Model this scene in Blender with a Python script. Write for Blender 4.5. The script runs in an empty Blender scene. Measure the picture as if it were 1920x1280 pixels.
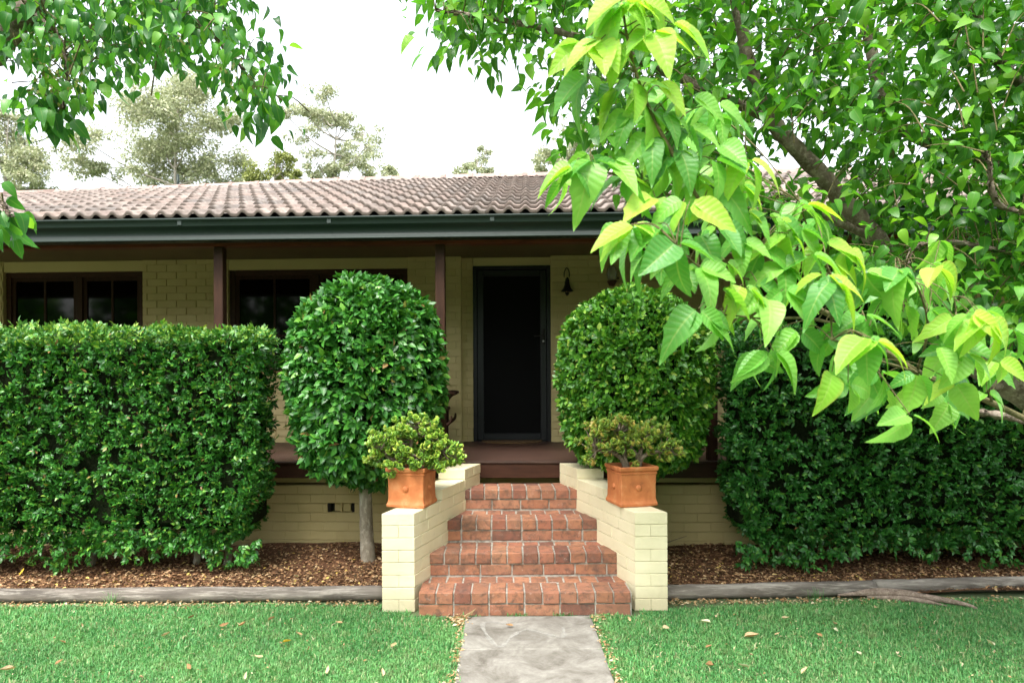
import bpy, math, random
import numpy as np
from mathutils import Matrix, Vector
random.seed(7); rng = np.random.default_rng(11)
S = bpy.context.scene; COL = S.collection
R = math.radians

# ------------------------------------------------------------------ camera, light, exposure
EYE = 1.63
cd = bpy.data.cameras.new('camera'); cam = bpy.data.objects.new('camera', cd); COL.objects.link(cam)
cd.lens = 24; cd.sensor_width = 36; cd.clip_end = 2000; cd.clip_start = .05
cd.shift_x = 13/1920; cd.shift_y = 67/1920
cam.matrix_world = Matrix.Translation((0, 0, EYE)) @ Matrix.Rotation(R(90), 4, 'X') @ Matrix.Rotation(R(-.3), 4, 'Z')
cd.dof.use_dof = True; cd.dof.focus_distance = 3.2; cd.dof.aperture_fstop = 5.6
S.camera = cam
w = bpy.data.worlds.new('World'); S.world = w; w.use_nodes = True
nt = w.node_tree; bg = nt.nodes['Background']
sky = nt.nodes.new('ShaderNodeTexSky'); sky.sky_type = 'NISHITA'; sky.sun_disc = False
SUN_EL, SUN_AZ = 58, 200          # azimuth clockwise from +Y
sky.sun_elevation = R(SUN_EL); sky.sun_rotation = R(SUN_AZ); sky.air_density = 1.0; sky.dust_density = 3.0; sky.ozone_density = 1
hs = nt.nodes.new('ShaderNodeHueSaturation'); hs.inputs['Saturation'].default_value = .22   # cloud cover greys the sky
nt.links.new(sky.outputs[0], hs.inputs['Color']); nt.links.new(hs.outputs[0], bg.inputs['Color'])
bg.inputs['Strength'].default_value = .15
sl = bpy.data.lights.new('sun', 'SUN'); sun = bpy.data.objects.new('sun', sl); COL.objects.link(sun)
sl.energy = 1.3; sl.angle = R(22); sl.color = (1, .96, .9)
a, e = R(SUN_AZ), R(SUN_EL)
sun.rotation_euler = Vector((math.sin(a)*math.cos(e), math.cos(a)*math.cos(e), math.sin(e))).to_track_quat('Z', 'Y').to_euler()
S.view_settings.view_transform = 'Standard'; S.view_settings.look = 'None'
S.view_settings.exposure = 2.0; S.view_settings.gamma = 1; S.view_settings.use_curve_mapping = False
S.cycles.max_bounces = 8; S.cycles.transparent_max_bounces = 8; S.cycles.diffuse_bounces = 4
S.cycles.use_denoising = True

# ------------------------------------------------------------------ helpers
def P(px, py, d):                      # a sight line of the photograph at depth d (m), as a world point
    return Vector(((px-947)/1280*d, d, EYE+(707-py)/1280*d))

MW = {}
def thing(name, label, cat, loc=(0, 0, 0), rz=0, group=None):
    o = bpy.data.objects.new(name, None); COL.objects.link(o); o.empty_display_size = .1
    o.location = loc; o.rotation_euler = (0, 0, rz); o['label'] = label; o['category'] = cat
    if group: o['group'] = group
    MW[o] = Matrix.Translation(loc) @ Matrix.Rotation(rz, 4, 'Z')
    return o
def adopt(o, parent, m=None):          # m: world matrix of the child
    m = m or Matrix.Identity(4)
    MW[o] = m
    if parent is not None:
        o.parent = parent; o.matrix_parent_inverse = MW[parent].inverted()
    o.matrix_basis = m
    return o
def inst(name, mesh, m, parent):
    o = bpy.data.objects.new(name, mesh); COL.objects.link(o); return adopt(o, parent, m)
def tag(o, label=None, cat=None, group=None, kind=None):
    if label: o['label'] = label
    if cat: o['category'] = cat
    if group: o['group'] = group
    if kind: o['kind'] = kind
    return o

def mk_mesh(name, V, F, mat, uv=None, smooth=True):
    """V (n,3); F (m,3|4) array or list of lists"""
    me = bpy.data.meshes.new(name)
    if isinstance(F, np.ndarray):
        k = F.shape[1]; n = len(F)
        me.vertices.add(len(V)); me.vertices.foreach_set('co', np.asarray(V, np.float32).ravel())
        me.loops.add(n*k); me.loops.foreach_set('vertex_index', F.astype(np.int32).ravel())
        me.polygons.add(n); me.polygons.foreach_set('loop_start', np.arange(0, n*k, k, dtype=np.int32))
        if uv is not None:
            l = me.uv_layers.new(name='UVMap'); l.data.foreach_set('uv', np.asarray(uv, np.float32)[F.ravel()].ravel())
        me.update(calc_edges=True); me.validate()
    else:
        me.from_pydata([tuple(v) for v in V], [], F)
        if uv is not None:
            l = me.uv_layers.new(name='UVMap')
            for lp in me.loops: l.data[lp.index].uv = uv[lp.vertex_index]
    me.polygons.foreach_set('use_smooth', [smooth]*len(me.polygons))
    me.materials.append(mat); me.update()
    return me

class MB:
    def __init__(s): s.v = []; s.f = []
    def add(s, V, F):
        o = len(s.v); s.v += [tuple(p) for p in V]; s.f += [[i+o for i in f] for f in F]; return s
    def box(s, x0, x1, y0, y1, z0, z1, b=0.0):
        if b <= 0:
            V = [(x, y, z) for x in (x0, x1) for y in (y0, y1) for z in (z0, z1)]
            return s.add(V, [[0,1,3,2],[4,6,7,5],[0,4,5,1],[2,3,7,6],[0,2,6,4],[1,5,7,3]])
        V = []; idx = {}
        for ix, (x, sx) in enumerate(((x0, 1), (x1, -1))):
            for iy, (y, sy) in enumerate(((y0, 1), (y1, -1))):
                for iz, (z, sz) in enumerate(((z0, 1), (z1, -1))):
                    for ax in range(3):
                        p = [x+sx*b, y+sy*b, z+sz*b]; p[ax] = (x, y, z)[ax]
                        idx[ix, iy, iz, ax] = len(V); V.append(p)
        F = []
        for ax in range(3):
            o = [i for i in range(3) if i != ax]
            for sd in (0, 1):
                q = []
                for u, v in ((0,0),(1,0),(1,1),(0,1)):
                    k = [0,0,0]; k[ax] = sd; k[o[0]] = u; k[o[1]] = v; q.append(idx[(*k, ax)])
                F.append(q if (sd ^ (ax == 1)) else q[::-1])
            for u in (0, 1):
                for v in (0, 1):
                    k0 = [0,0,0]; k0[o[0]] = u; k0[o[1]] = v; k1 = list(k0); k1[ax] = 1
                    q = [idx[(*k0, o[0])], idx[(*k1, o[0])], idx[(*k1, o[1])], idx[(*k0, o[1])]]
                    F.append(q if (u ^ v ^ (ax == 1)) else q[::-1])
        for ix in (0,1):
            for iy in (0,1):
                for iz in (0,1):
                    q = [idx[ix,iy,iz,k] for k in range(3)]; F.append(q if (ix+iy+iz) % 2 else q[::-1])
        return s.add(V, F)
    def prism(s, poly, z0, z1, b=.004):   # plan polygon (ccw) with softened top and bottom
        n = len(poly); c = Vector((sum(p[0] for p in poly)/n, sum(p[1] for p in poly)/n))
        ins = []
        for p in poly:
            d = c-Vector(p[:2]); d.normalize(); ins.append((p[0]+d.x*b*1.4, p[1]+d.y*b*1.4))
        V = [(p[0], p[1], z0) for p in ins]+[(p[0], p[1], z0+b) for p in poly]+[(p[0], p[1], z1-b) for p in poly]+[(p[0], p[1], z1) for p in ins]
        F = [list(range(n))[::-1], [3*n+i for i in range(n)]]
        for r in range(3):
            for i in range(n):
                j = (i+1) % n; F.append([r*n+i, r*n+j, (r+1)*n+j, (r+1)*n+i])
        return s.add(V, F)
    def tube(s, pts, rad, sides=8, cap=True):
        V, F = tube(pts, rad, sides, cap); return s.add(V, F)
    def lathe(s, prof, n=16, c=(0, 0, 0), axis='z'):
        V = []; F = []
        for r, z in prof:
            for i in range(n):
                t = 2*math.pi*i/n; V.append((c[0]+r*math.cos(t), c[1]+r*math.sin(t), c[2]+z))
        for k in range(len(prof)-1):
            for i in range(n):
                j = (i+1) % n; F.append([k*n+i, k*n+j, (k+1)*n+j, (k+1)*n+i])
        return s.add(V, F)
    def extrude_x(s, prof, x0, x1, nx=1, dz=None):   # (y,z) profile swept in x
        n = len(prof); V = []; F = []
        for k in range(nx+1):
            x = x0+(x1-x0)*k/nx; h = dz(x) if dz else 0
            V += [(x, y, z+h) for y, z in prof]
        for k in range(nx):
            for i in range(n-1):
                F.append([k*n+i, (k+1)*n+i, (k+1)*n+i+1, k*n+i+1])
        return s.add(V, F)
    def mesh(s, name, mat, smooth=False): return mk_mesh(name, s.v, s.f, mat, smooth=smooth)
    def build(s, name, mat, parent=None, smooth=False):
        return inst(name, s.mesh(name, mat, smooth), Matrix.Identity(4), parent)

def spline(pts, k=6):
    pts = [Vector(p) for p in pts]; out = []
    q = [pts[0]*2-pts[1]]+pts+[pts[-1]*2-pts[-2]]
    for i in range(1, len(q)-2):
        for j in range(k):
            t = j/k; a, b, c, d = q[i-1], q[i], q[i+1], q[i+2]
            out.append(.5*((2*b)+(c-a)*t+(2*a-5*b+4*c-d)*t*t+(3*b-a-3*c+d)*t**3))
    out.append(pts[-1]); return out
def tube(pts, rad, sides=8, cap=True):
    pts = [Vector(p) for p in pts]; n = len(pts)
    if not hasattr(rad, '__len__'): rad = [rad]*n
    if len(rad) != n: rad = [float(x) for x in np.interp(np.linspace(0, 1, n), np.linspace(0, 1, len(rad)), rad)]
    V = []; F = []; u = None
    for i in range(n):
        t = (pts[min(i+1, n-1)]-pts[max(i-1, 0)]).normalized()
        if u is None: u = t.orthogonal().normalized()
        u = (u-t*u.dot(t)).normalized(); v = t.cross(u)
        for k in range(sides):
            an = 2*math.pi*k/sides; V.append(pts[i]+(u*math.cos(an)+v*math.sin(an))*rad[i])
    for i in range(n-1):
        for k in range(sides):
            j = (k+1) % sides; F.append([i*sides+k, i*sides+j, (i+1)*sides+j, (i+1)*sides+k])
    if cap: F.append(list(range(sides))[::-1]); F.append([(n-1)*sides+k for k in range(sides)])
    return V, F

# ------------------------------------------------------------------ materials
class N:
    def __init__(s, name):
        s.m = bpy.data.materials.new(name); s.m.use_nodes = True; s.t = s.m.node_tree
        s.b = s.t.nodes['Principled BSDF']; s.out = s.t.nodes['Material Output']
    def n(s, t, **k):
        x = s.t.nodes.new(t)
        for a, v in k.items(): setattr(x, a, v)
        return x
    def l(s, a, b): s.t.links.new(a, b)
    def val(s, sock, v):
        if hasattr(v, 'is_linked') or isinstance(v, bpy.types.NodeSocket): s.l(v, sock)
        else: sock.default_value = v
    def math(s, op, a, b=0.0, c=None):
        x = s.n('ShaderNodeMath', operation=op); s.val(x.inputs[0], a); s.val(x.inputs[1], b)
        if c is not None: s.val(x.inputs[2], c)
        return x.outputs[0]
    def mix(s, f, a, b, mode='MIX'):
        x = s.n('ShaderNodeMix', data_type='RGBA', blend_type=mode); s.val(x.inputs[0], f)
        for k, v in ((6, a), (7, b)):
            s.val(x.inputs[k], v if isinstance(v, bpy.types.NodeSocket) else (*v[:3], 1))
        return x.outputs[2]
    def noise(s, vec, scale, detail=4, rough=.55, dist=0.0):
        x = s.n('ShaderNodeTexNoise'); x.inputs['Scale'].default_value = scale; x.inputs['Detail'].default_value = detail
        x.inputs['Roughness'].default_value = rough; x.inputs['Distortion'].default_value = dist; s.l(vec, x.inputs['Vector']); return x.outputs['Fac']
    def ramp(s, f, stops):
        x = s.n('ShaderNodeValToRGB'); e = x.color_ramp.elements
        while len(e) < len(stops): e.new(.5)
        for k, (p, c) in enumerate(stops):
            e[k].position = p; e[k].color = (*((c, c, c) if not hasattr(c, '__len__') else c), 1)
        s.l(f, x.inputs[0]); return x.outputs[0]
    def coords(s, stretch=None, shift=True):
        tc = s.n('ShaderNodeTexCoord'); v = tc.outputs['Object']
        if shift:
            oi = s.n('ShaderNodeObjectInfo'); r = s.math('MULTIPLY', oi.outputs['Random'], 37.0)
            a = s.n('ShaderNodeVectorMath', operation='ADD'); s.l(v, a.inputs[0]); s.l(r, a.inputs[1]); v = a.outputs[0]
        if stretch:
            mp = s.n('ShaderNodeVectorMath', operation='MULTIPLY'); s.l(v, mp.inputs[0]); mp.inputs[1].default_value = stretch; v = mp.outputs[0]
        return v
    def rand(s):
        g = s.n('ShaderNodeNewGeometry'); oi = s.n('ShaderNodeObjectInfo')
        return s.math('FRACT', s.math('ADD', g.outputs['Random Per Island'], oi.outputs['Random']))
    def bump(s, h, strength=.3, dist=.01, prev=None):
        x = s.n('ShaderNodeBump'); x.inputs['Strength'].default_value = strength; x.inputs['Distance'].default_value = dist
        s.l(h, x.inputs['Height'])
        if prev is not None: s.l(prev, x.inputs['Normal'])
        return x.outputs[0]
    def fin(s, col, rough=.6, normal=None, spec=.5):
        s.val(s.b.inputs['Base Color'], col if isinstance(col, bpy.types.NodeSocket) else (*col, 1))
        s.val(s.b.inputs['Roughness'], rough); s.b.inputs['Specular IOR Level'].default_value = spec
        if normal is not None: s.l(normal, s.b.inputs['Normal'])
        return s.m

def m_noise(name, stops, scale=6, rough=.7, bs=40, bst=.3, bd=.004, spec=.4, stretch=None, var=0.0, detail=5):
    m = N(name); v = m.coords(stretch)
    c = m.ramp(m.noise(v, scale, detail, .6, .3), stops)
    if var:
        r = m.rand(); k = m.math('MULTIPLY_ADD', r, 2*var, 1-var)
        cc = m.n('ShaderNodeCombineColor')
        for i in range(3): m.l(k, cc.inputs[i])
        c = m.mix(1.0, c, cc.outputs[0], 'MULTIPLY')
    return m.fin(c, rough, m.bump(m.noise(v, bs, 5, .65), bst, bd), spec)

CREAM = [(.0, (.56, .49, .31)), (.32, (.70, .63, .42)), (.5, (.75, .68, .46)), (1, (.78, .715, .50))]
def creamwall():
    m = N('cream_painted_brick'); v = m.coords(shift=False); tc = m.n('ShaderNodeTexCoord'); sp = m.n('ShaderNodeSeparateXYZ'); m.l(v, sp.inputs[0])
    c = m.ramp(m.noise(v, 3.5, 5, .6, .3), CREAM)
    low = m.math('ADD', sp.outputs[2], m.math('MULTIPLY', m.noise(v, 14, 4, .7), .12))
    c = m.mix(m.math('MULTIPLY', m.ramp(low, [(.09, 1.0), (.26, 0.0)]), .5), c, (.38, .31, .19))     # rain splash
    c = m.mix(m.math('MULTIPLY', m.ramp(m.noise(v, 26, 5, .75), [(.60, 0.0), (.72, 1.0)]), .35), c, (.45, .39, .26))
    n1 = m.noise(v, 60, 5, .65); n2 = m.noise(v, 11, 4, .6)
    return m.fin(c, .5, m.bump(n1, .35, .003, m.bump(n2, .5, .012)), .4)
M_cream = creamwall()
CREAM2 = [(.0, (.38, .29, .12)), (.35, (.51, .41, .19)), (.6, (.55, .45, .215)), (1, (.59, .485, .25))]
M_housecream = m_noise('house_cream_paint', CREAM2, 2.5, .65, 55, .3, .003, var=.012)
M_creamboard = m_noise('cream_painted_board', [(.2, (.50, .41, .19)), (.8, (.57, .475, .23))], 2, .6, 30, .1, .002)
M_ceiling = m_noise('ceiling_paint', [(.2, (.13, .10, .045)), (.8, (.16, .13, .06))], 2, .7, 30, .1, .002)
M_timber = m_noise('brown_stained_timber', [(.2, (.022, .008, .0045)), (.5, (.045, .017, .009)), (.8, (.064, .025, .014))], 5, .5, 40, .3, .003, stretch=(1, 5, 5), spec=.25)
M_beam = m_noise('red_brown_beam', [(.2, (.060, .014, .006)), (.5, (.115, .028, .012)), (.8, (.16, .042, .018))], 5, .5, 40, .3, .003, stretch=(1, 5, 5), spec=.25)
M_post = m_noise('brown_post_timber', [(.2, (.020, .0085, .004)), (.5, (.038, .016, .008)), (.8, (.056, .024, .012))], 5, .6, 40, .3, .003, stretch=(6, 6, 1), spec=.2)
M_deck = m_noise('deck_timber', [(.2, (.025, .011, .007)), (.5, (.050, .023, .014)), (.85, (.085, .045, .03))], 6, .5, 50, .35, .003, stretch=(.8, 7, 7), var=.15)
M_gutter = m_noise('dark_green_gutter', [(.2, (.007, .016, .012)), (.8, (.013, .025, .019))], 3, .5, 20, .05, .002, stretch=(.5, 4, 4), spec=.3)
M_black = m_noise('black_door_metal', [(.2, (.004, .0045, .006)), (.8, (.009, .010, .013))], 6, .4, 60, .05, .001, spec=.4)
M_mesh = m_noise('black_screen_mesh', [(.3, (.0015, .0015, .0015)), (.8, (.003, .003, .003))], 300, .8, 400, .3, .001, spec=.15)
M_iron = m_noise('black_iron', [(.2, (.006, .005, .004)), (.8, (.018, .015, .012))], 20, .5, 60, .2, .001)
M_steel = m_noise('brushed_steel', [(.2, (.45, .45, .43)), (.8, (.6, .6, .58))], 20, .3, 60, .1, .001)
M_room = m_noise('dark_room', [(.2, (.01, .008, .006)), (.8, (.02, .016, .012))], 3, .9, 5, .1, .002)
M_mat = m_noise('coir_mat', [(.2, (.07, .04, .015)), (.8, (.16, .09, .035))], 80, .9, 200, .8, .004)
M_conc = None
M_terra = m_noise('terracotta_pot', [(.22, (.22, .075, .032)), (.38, (.44, .14, .048)), (.55, (.52, .175, .06)), (.68, (.56, .24, .10)), (.84, (.60, .42, .28))], 11, .62, 70, .25, .002, spec=.3)
M_soil = m_noise('potting_soil', [(.3, (.02, .012, .008)), (.8, (.07, .045, .03))], 60, .95, 90, .8, .01)
M_ridge = m_noise('ridge_cap_terracotta', [(.2, (.17, .12, .10)), (.5, (.28, .20, .17)), (.9, (.36, .28, .25))], 6, .75, 50, .4, .004, var=.15)
M_bark = None

def glass():
    m = N('window_glass'); m.b.inputs['Transmission Weight'].default_value = 0
    return m.fin((.002, .002, .002), .05, None, .2)
M_glass = glass()
def lampglass():
    m = N('lamp_glass'); m.b.inputs['Transmission Weight'].default_value = .7
    return m.fin((.75, .75, .7), .12, None, .5)
M_lampglass = lampglass()

def brickmat():
    m = N('red_step_brick'); v = m.coords(); r = m.rand()
    base = m.ramp(r, [(0, (.23, .110, .066)), (.25, (.36, .160, .086)), (.45, (.28, .115, .068)), (.62, (.40, .195, .110)), (.76, (.15, .066, .046)), (.86, (.32, .125, .074)), (1, (.34, .160, .095))])
    big = m.noise(v, 14, 4, .6)
    c = m.mix(m.math('MULTIPLY', m.ramp(big, [(.45, 0.0), (.7, 1.0)]), .55), base, (.24, .10, .07))
    face = m.noise(v, 22, 5, .7, .4)
    c = m.mix(m.math('MULTIPLY', m.ramp(face, [(.49, 0.0), (.66, 1.0)]), .7), c, (.062, .050, .040))      # mildew
    pale = m.noise(v, 31, 5, .7)
    c = m.mix(m.math('MULTIPLY', m.ramp(pale, [(.58, 0.0), (.75, 1.0)]), .45), c, (.55, .42, .34))     # lime bloom
    tc = m.n('ShaderNodeTexCoord'); gp = m.n('ShaderNodeNewGeometry')       # soot and algae spread over whole steps
    wst = m.noise(gp.outputs['Position'], 5.5, 5, .7, .8)
    c = m.mix(m.math('MULTIPLY', m.ramp(wst, [(.48, 0.0), (.68, 1.0)]), .6), c, (.085, .060, .045))
    fine = m.noise(v, 160, 3, .7)
    nb = m.bump(fine, .45, .003); nb = m.bump(face, .4, .006, nb)
    return m.fin(c, .82, nb, .25)
M_brick = brickmat()
M_mortar = m_noise('pale_mortar', [(.0, (.06, .055, .045)), (.38, (.20, .18, .15)), (.55, (.37, .345, .295)), (1, (.50, .47, .41))], 20, .9, 120, .6, .004, spec=.2)

def tilemat():
    m = N('weathered_roof_tile'); v = m.coords(); r = m.rand()
    base = m.ramp(r, [(0, (.20, .158, .138)), (.25, (.27, .205, .172)), (.5, (.15, .132, .120)), (.75, (.31, .25, .215)), (1, (.22, .18, .158))])
    n1 = m.noise(v, 9, 5, .65)
    c = m.mix(m.math('MULTIPLY', m.ramp(n1, [(.42, 0.0), (.68, 1.0)]), .8), base, (.12, .095, .075))
    n2 = m.noise(v, 24, 4, .7)
    c = m.mix(m.math('MULTIPLY', m.ramp(n2, [(.55, 0.0), (.75, 1.0)]), .5), c, (.50, .46, .40))
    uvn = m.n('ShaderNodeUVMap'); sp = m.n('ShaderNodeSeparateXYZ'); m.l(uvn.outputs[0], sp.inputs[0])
    grime_shade = m.math('MAXIMUM', m.ramp(sp.outputs[0], [(.12, 1.0), (.42, 0.0)]), m.ramp(sp.outputs[1], [(.0, 1.0), (.10, 0.0)]))   # lichen dirt plus painted step shade, darkening the pans and the butt edge
    c = m.mix(m.math('MULTIPLY', grime_shade, .78), c, (.055, .042, .033))
    return m.fin(c, .75, m.bump(m.noise(v, 90, 4, .6), .4, .003), .3)
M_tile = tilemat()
M_tileedge = m_noise('mossy_tile_underlay', [(.3, (.03, .022, .016)), (.8, (.075, .055, .04))], 8, .9, 60, .5, .004)

def barkmat(name, dark, mid, light, sc=9, stretch=(1, 1, 1)):
    m = N(name); v = m.coords(stretch)
    a = m.noise(v, sc, 6, .65, .6); b = m.noise(v, sc*4.5, 5, .7)
    c = m.ramp(a, [(.25, dark), (.5, mid), (.75, light)])
    c = m.mix(m.math('MULTIPLY', m.ramp(b, [(.5, 0.0), (.68, 1.0)]), .5), c, tuple(min(1, x*1.5) for x in light))
    nb = m.bump(b, .7, .006); nb = m.bump(a, .7, .015, nb)
    return m.fin(c, .85, nb, .2)
M_bark = barkmat('lichened_bark', (.055, .040, .028), (.15, .115, .085), (.34, .29, .23))
M_trunk = barkmat('topiary_trunk_bark', (.10, .085, .06), (.22, .19, .14), (.40, .37, .30), 7, (1, 1, .5))
M_log = barkmat('weathered_log', (.030, .026, .022), (.145, .125, .105), (.34, .31, .265), 4, (.25, 2.2, 2.2))
M_jadebark = barkmat('jade_bark', (.07, .05, .035), (.19, .145, .10), (.32, .26, .2), 22)
M_gumbark = barkmat('gum_bark', (.16, .13, .11), (.28, .25, .21), (.42, .38, .33), 1.5, (1, 1, .4))
M_twig = barkmat('green_brown_twig', (.05, .055, .02), (.12, .11, .045), (.19, .15, .08), 14)
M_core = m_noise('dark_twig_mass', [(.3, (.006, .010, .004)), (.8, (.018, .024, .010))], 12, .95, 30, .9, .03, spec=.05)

def leafmat(name, stops, rough=.4, trans=.35, veins=0.0, spec=.5, edge=None, tint=(1.25, 1.25, .55), patch=None):
    m = N(name); r = m.rand()
    c = m.ramp(r, stops)
    uvn = m.n('ShaderNodeUVMap'); sp = m.n('ShaderNodeSeparateXYZ'); m.l(uvn.outputs[0], sp.inputs[0])
    u = m.math('ABSOLUTE', m.math('MULTIPLY_ADD', sp.outputs[0], 2.0, -1.0)); vv = sp.outputs[1]
    rib = m.math('SUBTRACT', 1.0, m.math('SMOOTH_MIN', m.math('MULTIPLY', u, 9.0), 1.0, .1))
    nb = None; h = rib
    if veins > 0:
        ph = m.math('MULTIPLY', m.math('SUBTRACT', vv, m.math('MULTIPLY', u, .17)), 2*math.pi*9)
        sn = m.math('SINE', ph)
        line = m.math('POWER', m.math('MULTIPLY_ADD', sn, .5, .5), 5.0)
        tc = m.coords()
        nz = m.noise(tc, 260, 3, .6)
        h = m.math('ADD', m.math('MULTIPLY_ADD', sn, -.55, m.math('MULTIPLY', line, -.35)), m.math('ADD', m.math('MULTIPLY', rib, -1.2), m.math('MULTIPLY', nz, .5)))
        nb = m.bump(h, veins, .0016)
        pale = m.math('MAXIMUM', m.math('MULTIPLY', line, .09), m.math('MULTIPLY', rib, .5))
        c = m.mix(pale, c, (.42, .55, .16))
        c = m.mix(m.math('MULTIPLY', m.ramp(m.noise(tc, 38, 3, .6), [(.66, 0.0), (.72, 1.0)]), .7), c, (.22, .17, .05))
    else:
        c = m.mix(m.math('MULTIPLY', rib, .3), c, (.30, .42, .12))
    if edge:
        c = m.mix(m.math('MULTIPLY', m.ramp(u, [(.72, 0.0), (1, 1.0)]), edge[3]), c, edge[:3])
    if patch:      # worn, drier and lusher areas of the lawn
        vv_ = m.coords(shift=False)
        c = m.mix(m.math('MULTIPLY', m.ramp(m.noise(vv_, 1.6, 4, .6, .5), [(.42, 0.0), (.68, 1.0)]), .6), c, patch)
        c = m.mix(m.math('MULTIPLY', m.ramp(m.noise(vv_, 9, 4, .7), [(.55, 0.0), (.72, 1.0)]), .5), c, (.40, .38, .20))
        c = m.mix(m.math('MULTIPLY', m.ramp(m.noise(vv_, 3.1, 4, .6), [(.35, 1.0), (.5, 0.0)]), .35), c, (.05, .20, .06))
    m.fin(c, rough, nb, spec)
    tr = m.n('ShaderNodeBsdfTranslucent'); 
    cc = m.mix(1.0, c, tint, 'MULTIPLY'); m.l(cc, tr.inputs[0])
    if nb is not None: m.l(nb, tr.inputs['Normal'])
    mx = m.n('ShaderNodeMixShader'); mx.inputs[0].default_value = trans
    m.l(m.b.outputs[0], mx.inputs[1]); m.l(tr.outputs[0], mx.inputs[2]); m.l(mx.outputs[0], m.out.inputs['Surface'])
    return m.m
L_near_young = leafmat('young_leaf', [(0, (0.24, 0.54, 0.05)), (0.5, (0.36, 0.64, 0.07)), (1, (0.48, 0.70, 0.10))], .42, .5, .28, .4, (.45, .42, .10, .5))
L_near = leafmat('bright_leaf', [(0, (0.07, 0.27, 0.04)), (0.45, (0.15, 0.43, 0.06)), (1, (0.28, 0.58, 0.09))], .38, .45, .28, .5)
L_tree = leafmat('tree_leaf', [(0, (0.03, 0.13, 0.015)), (0.45, (0.06, 0.22, 0.02)), (0.8, (0.11, 0.34, 0.028)), (1, (0.24, 0.5, 0.045))], .38, .5, 0, .5)
L_left = leafmat('hanging_leaf', [(0, (0.022, 0.11, 0.022)), (0.5, (0.055, 0.22, 0.032)), (0.85, (0.12, 0.36, 0.045)), (1, (0.24, 0.5, 0.06))], .36, .5, 0, .5)
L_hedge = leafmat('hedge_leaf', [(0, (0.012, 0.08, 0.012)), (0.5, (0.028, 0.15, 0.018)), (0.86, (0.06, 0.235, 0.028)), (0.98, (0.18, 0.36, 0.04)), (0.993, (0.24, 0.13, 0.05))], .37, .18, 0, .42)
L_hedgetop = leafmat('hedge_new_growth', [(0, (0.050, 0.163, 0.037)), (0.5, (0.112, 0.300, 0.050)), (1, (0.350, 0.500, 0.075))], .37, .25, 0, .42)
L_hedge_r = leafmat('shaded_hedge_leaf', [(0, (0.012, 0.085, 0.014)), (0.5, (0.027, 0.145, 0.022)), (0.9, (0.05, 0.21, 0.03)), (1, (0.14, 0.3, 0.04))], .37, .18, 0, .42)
L_top_l = leafmat('camellia_leaf', [(0, (0.016, 0.095, 0.014)), (0.5, (0.034, 0.165, 0.02)), (0.86, (0.065, 0.25, 0.028)), (0.985, (0.15, 0.36, 0.04)), (0.995, (0.24, 0.12, 0.05))], .37, .16, 0, .42)
L_top_r = leafmat('lilly_pilly_leaf', [(0, (0.03, 0.13, 0.014)), (0.45, (0.065, 0.23, 0.02)), (0.8, (0.13, 0.35, 0.028)), (0.95, (0.3, 0.5, 0.06)), (1, (0.36, 0.38, 0.09))], .37, .2, 0, .42)
L_jade = leafmat('jade_leaf', [(0, (0.08, 0.21, 0.025)), (0.4, (0.18, 0.36, 0.035)), (0.8, (0.32, 0.48, 0.045)), (1, (0.46, 0.54, 0.08))], .35, .1, 0, .5, (.34, .13, .05, .35))
L_jade_r = leafmat('jade_leaf_bronzed', [(0, (0.10, 0.22, 0.03)), (0.4, (0.20, 0.33, 0.04)), (0.8, (0.34, 0.42, 0.05)), (1, (0.50, 0.34, 0.08))], .35, .1, 0, .5, (.34, .11, .05, .6))
L_gum = leafmat('hazed_gum_leaf', [(0, (0.22, 0.25, 0.14)), (0.5, (0.36, 0.4, 0.24)), (0.85, (0.5, 0.52, 0.33)), (1, (0.58, 0.55, 0.38))], .5, .3, 0, .4, tint=(1, 1, .8))  # grey-green leaf colour lifted paler to imitate haze and glare over distant gums
L_gum2 = leafmat('wattle_leaf', [(0, (.14, .17, .04)), (.5, (.22, .26, .06)), (1, (.34, .36, .10))], .5, .3, 0, .4, tint=(1, 1, .7))
L_grass = leafmat('grass_blade', [(0, (0.055, 0.22, 0.06)), (0.4, (0.09, 0.32, 0.095)), (0.72, (0.14, 0.41, 0.125)), (0.9, (0.25, 0.47, 0.15)), (0.95, (0.5, 0.46, 0.25)), (1, (0.55, 0.5, 0.32))], .45, .3, 0, .35, tint=(1.1, 1.2, .8), patch=(.20, .42, .14))
L_chip = leafmat('mulch_chip', [(0, (0.05, 0.028, 0.018)), (0.35, (0.14, 0.072, 0.038)), (0.6, (0.25, 0.13, 0.066)), (0.82, (0.38, 0.22, 0.11)), (0.95, (0.5, 0.36, 0.21)), (1, (0.58, 0.42, 0.08))], .8, .05, 0, .2)
L_dry = leafmat('dry_leaf', [(0, (.30, .16, .07)), (.4, (.46, .28, .13)), (.7, (.56, .42, .24)), (1, (.66, .58, .40))], .7, .2, 0, .3, tint=(1.1, .9, .6))
L_pale = leafmat('pale_fallen_leaf', [(0, (.55, .55, .36)), (1, (.70, .66, .46))], .6, .2, 0, .3)
L_yellow = leafmat('yellow_fallen_leaf', [(0, (.55, .34, .02)), (1, (.66, .46, .05))], .6, .2, 0, .3)

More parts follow.
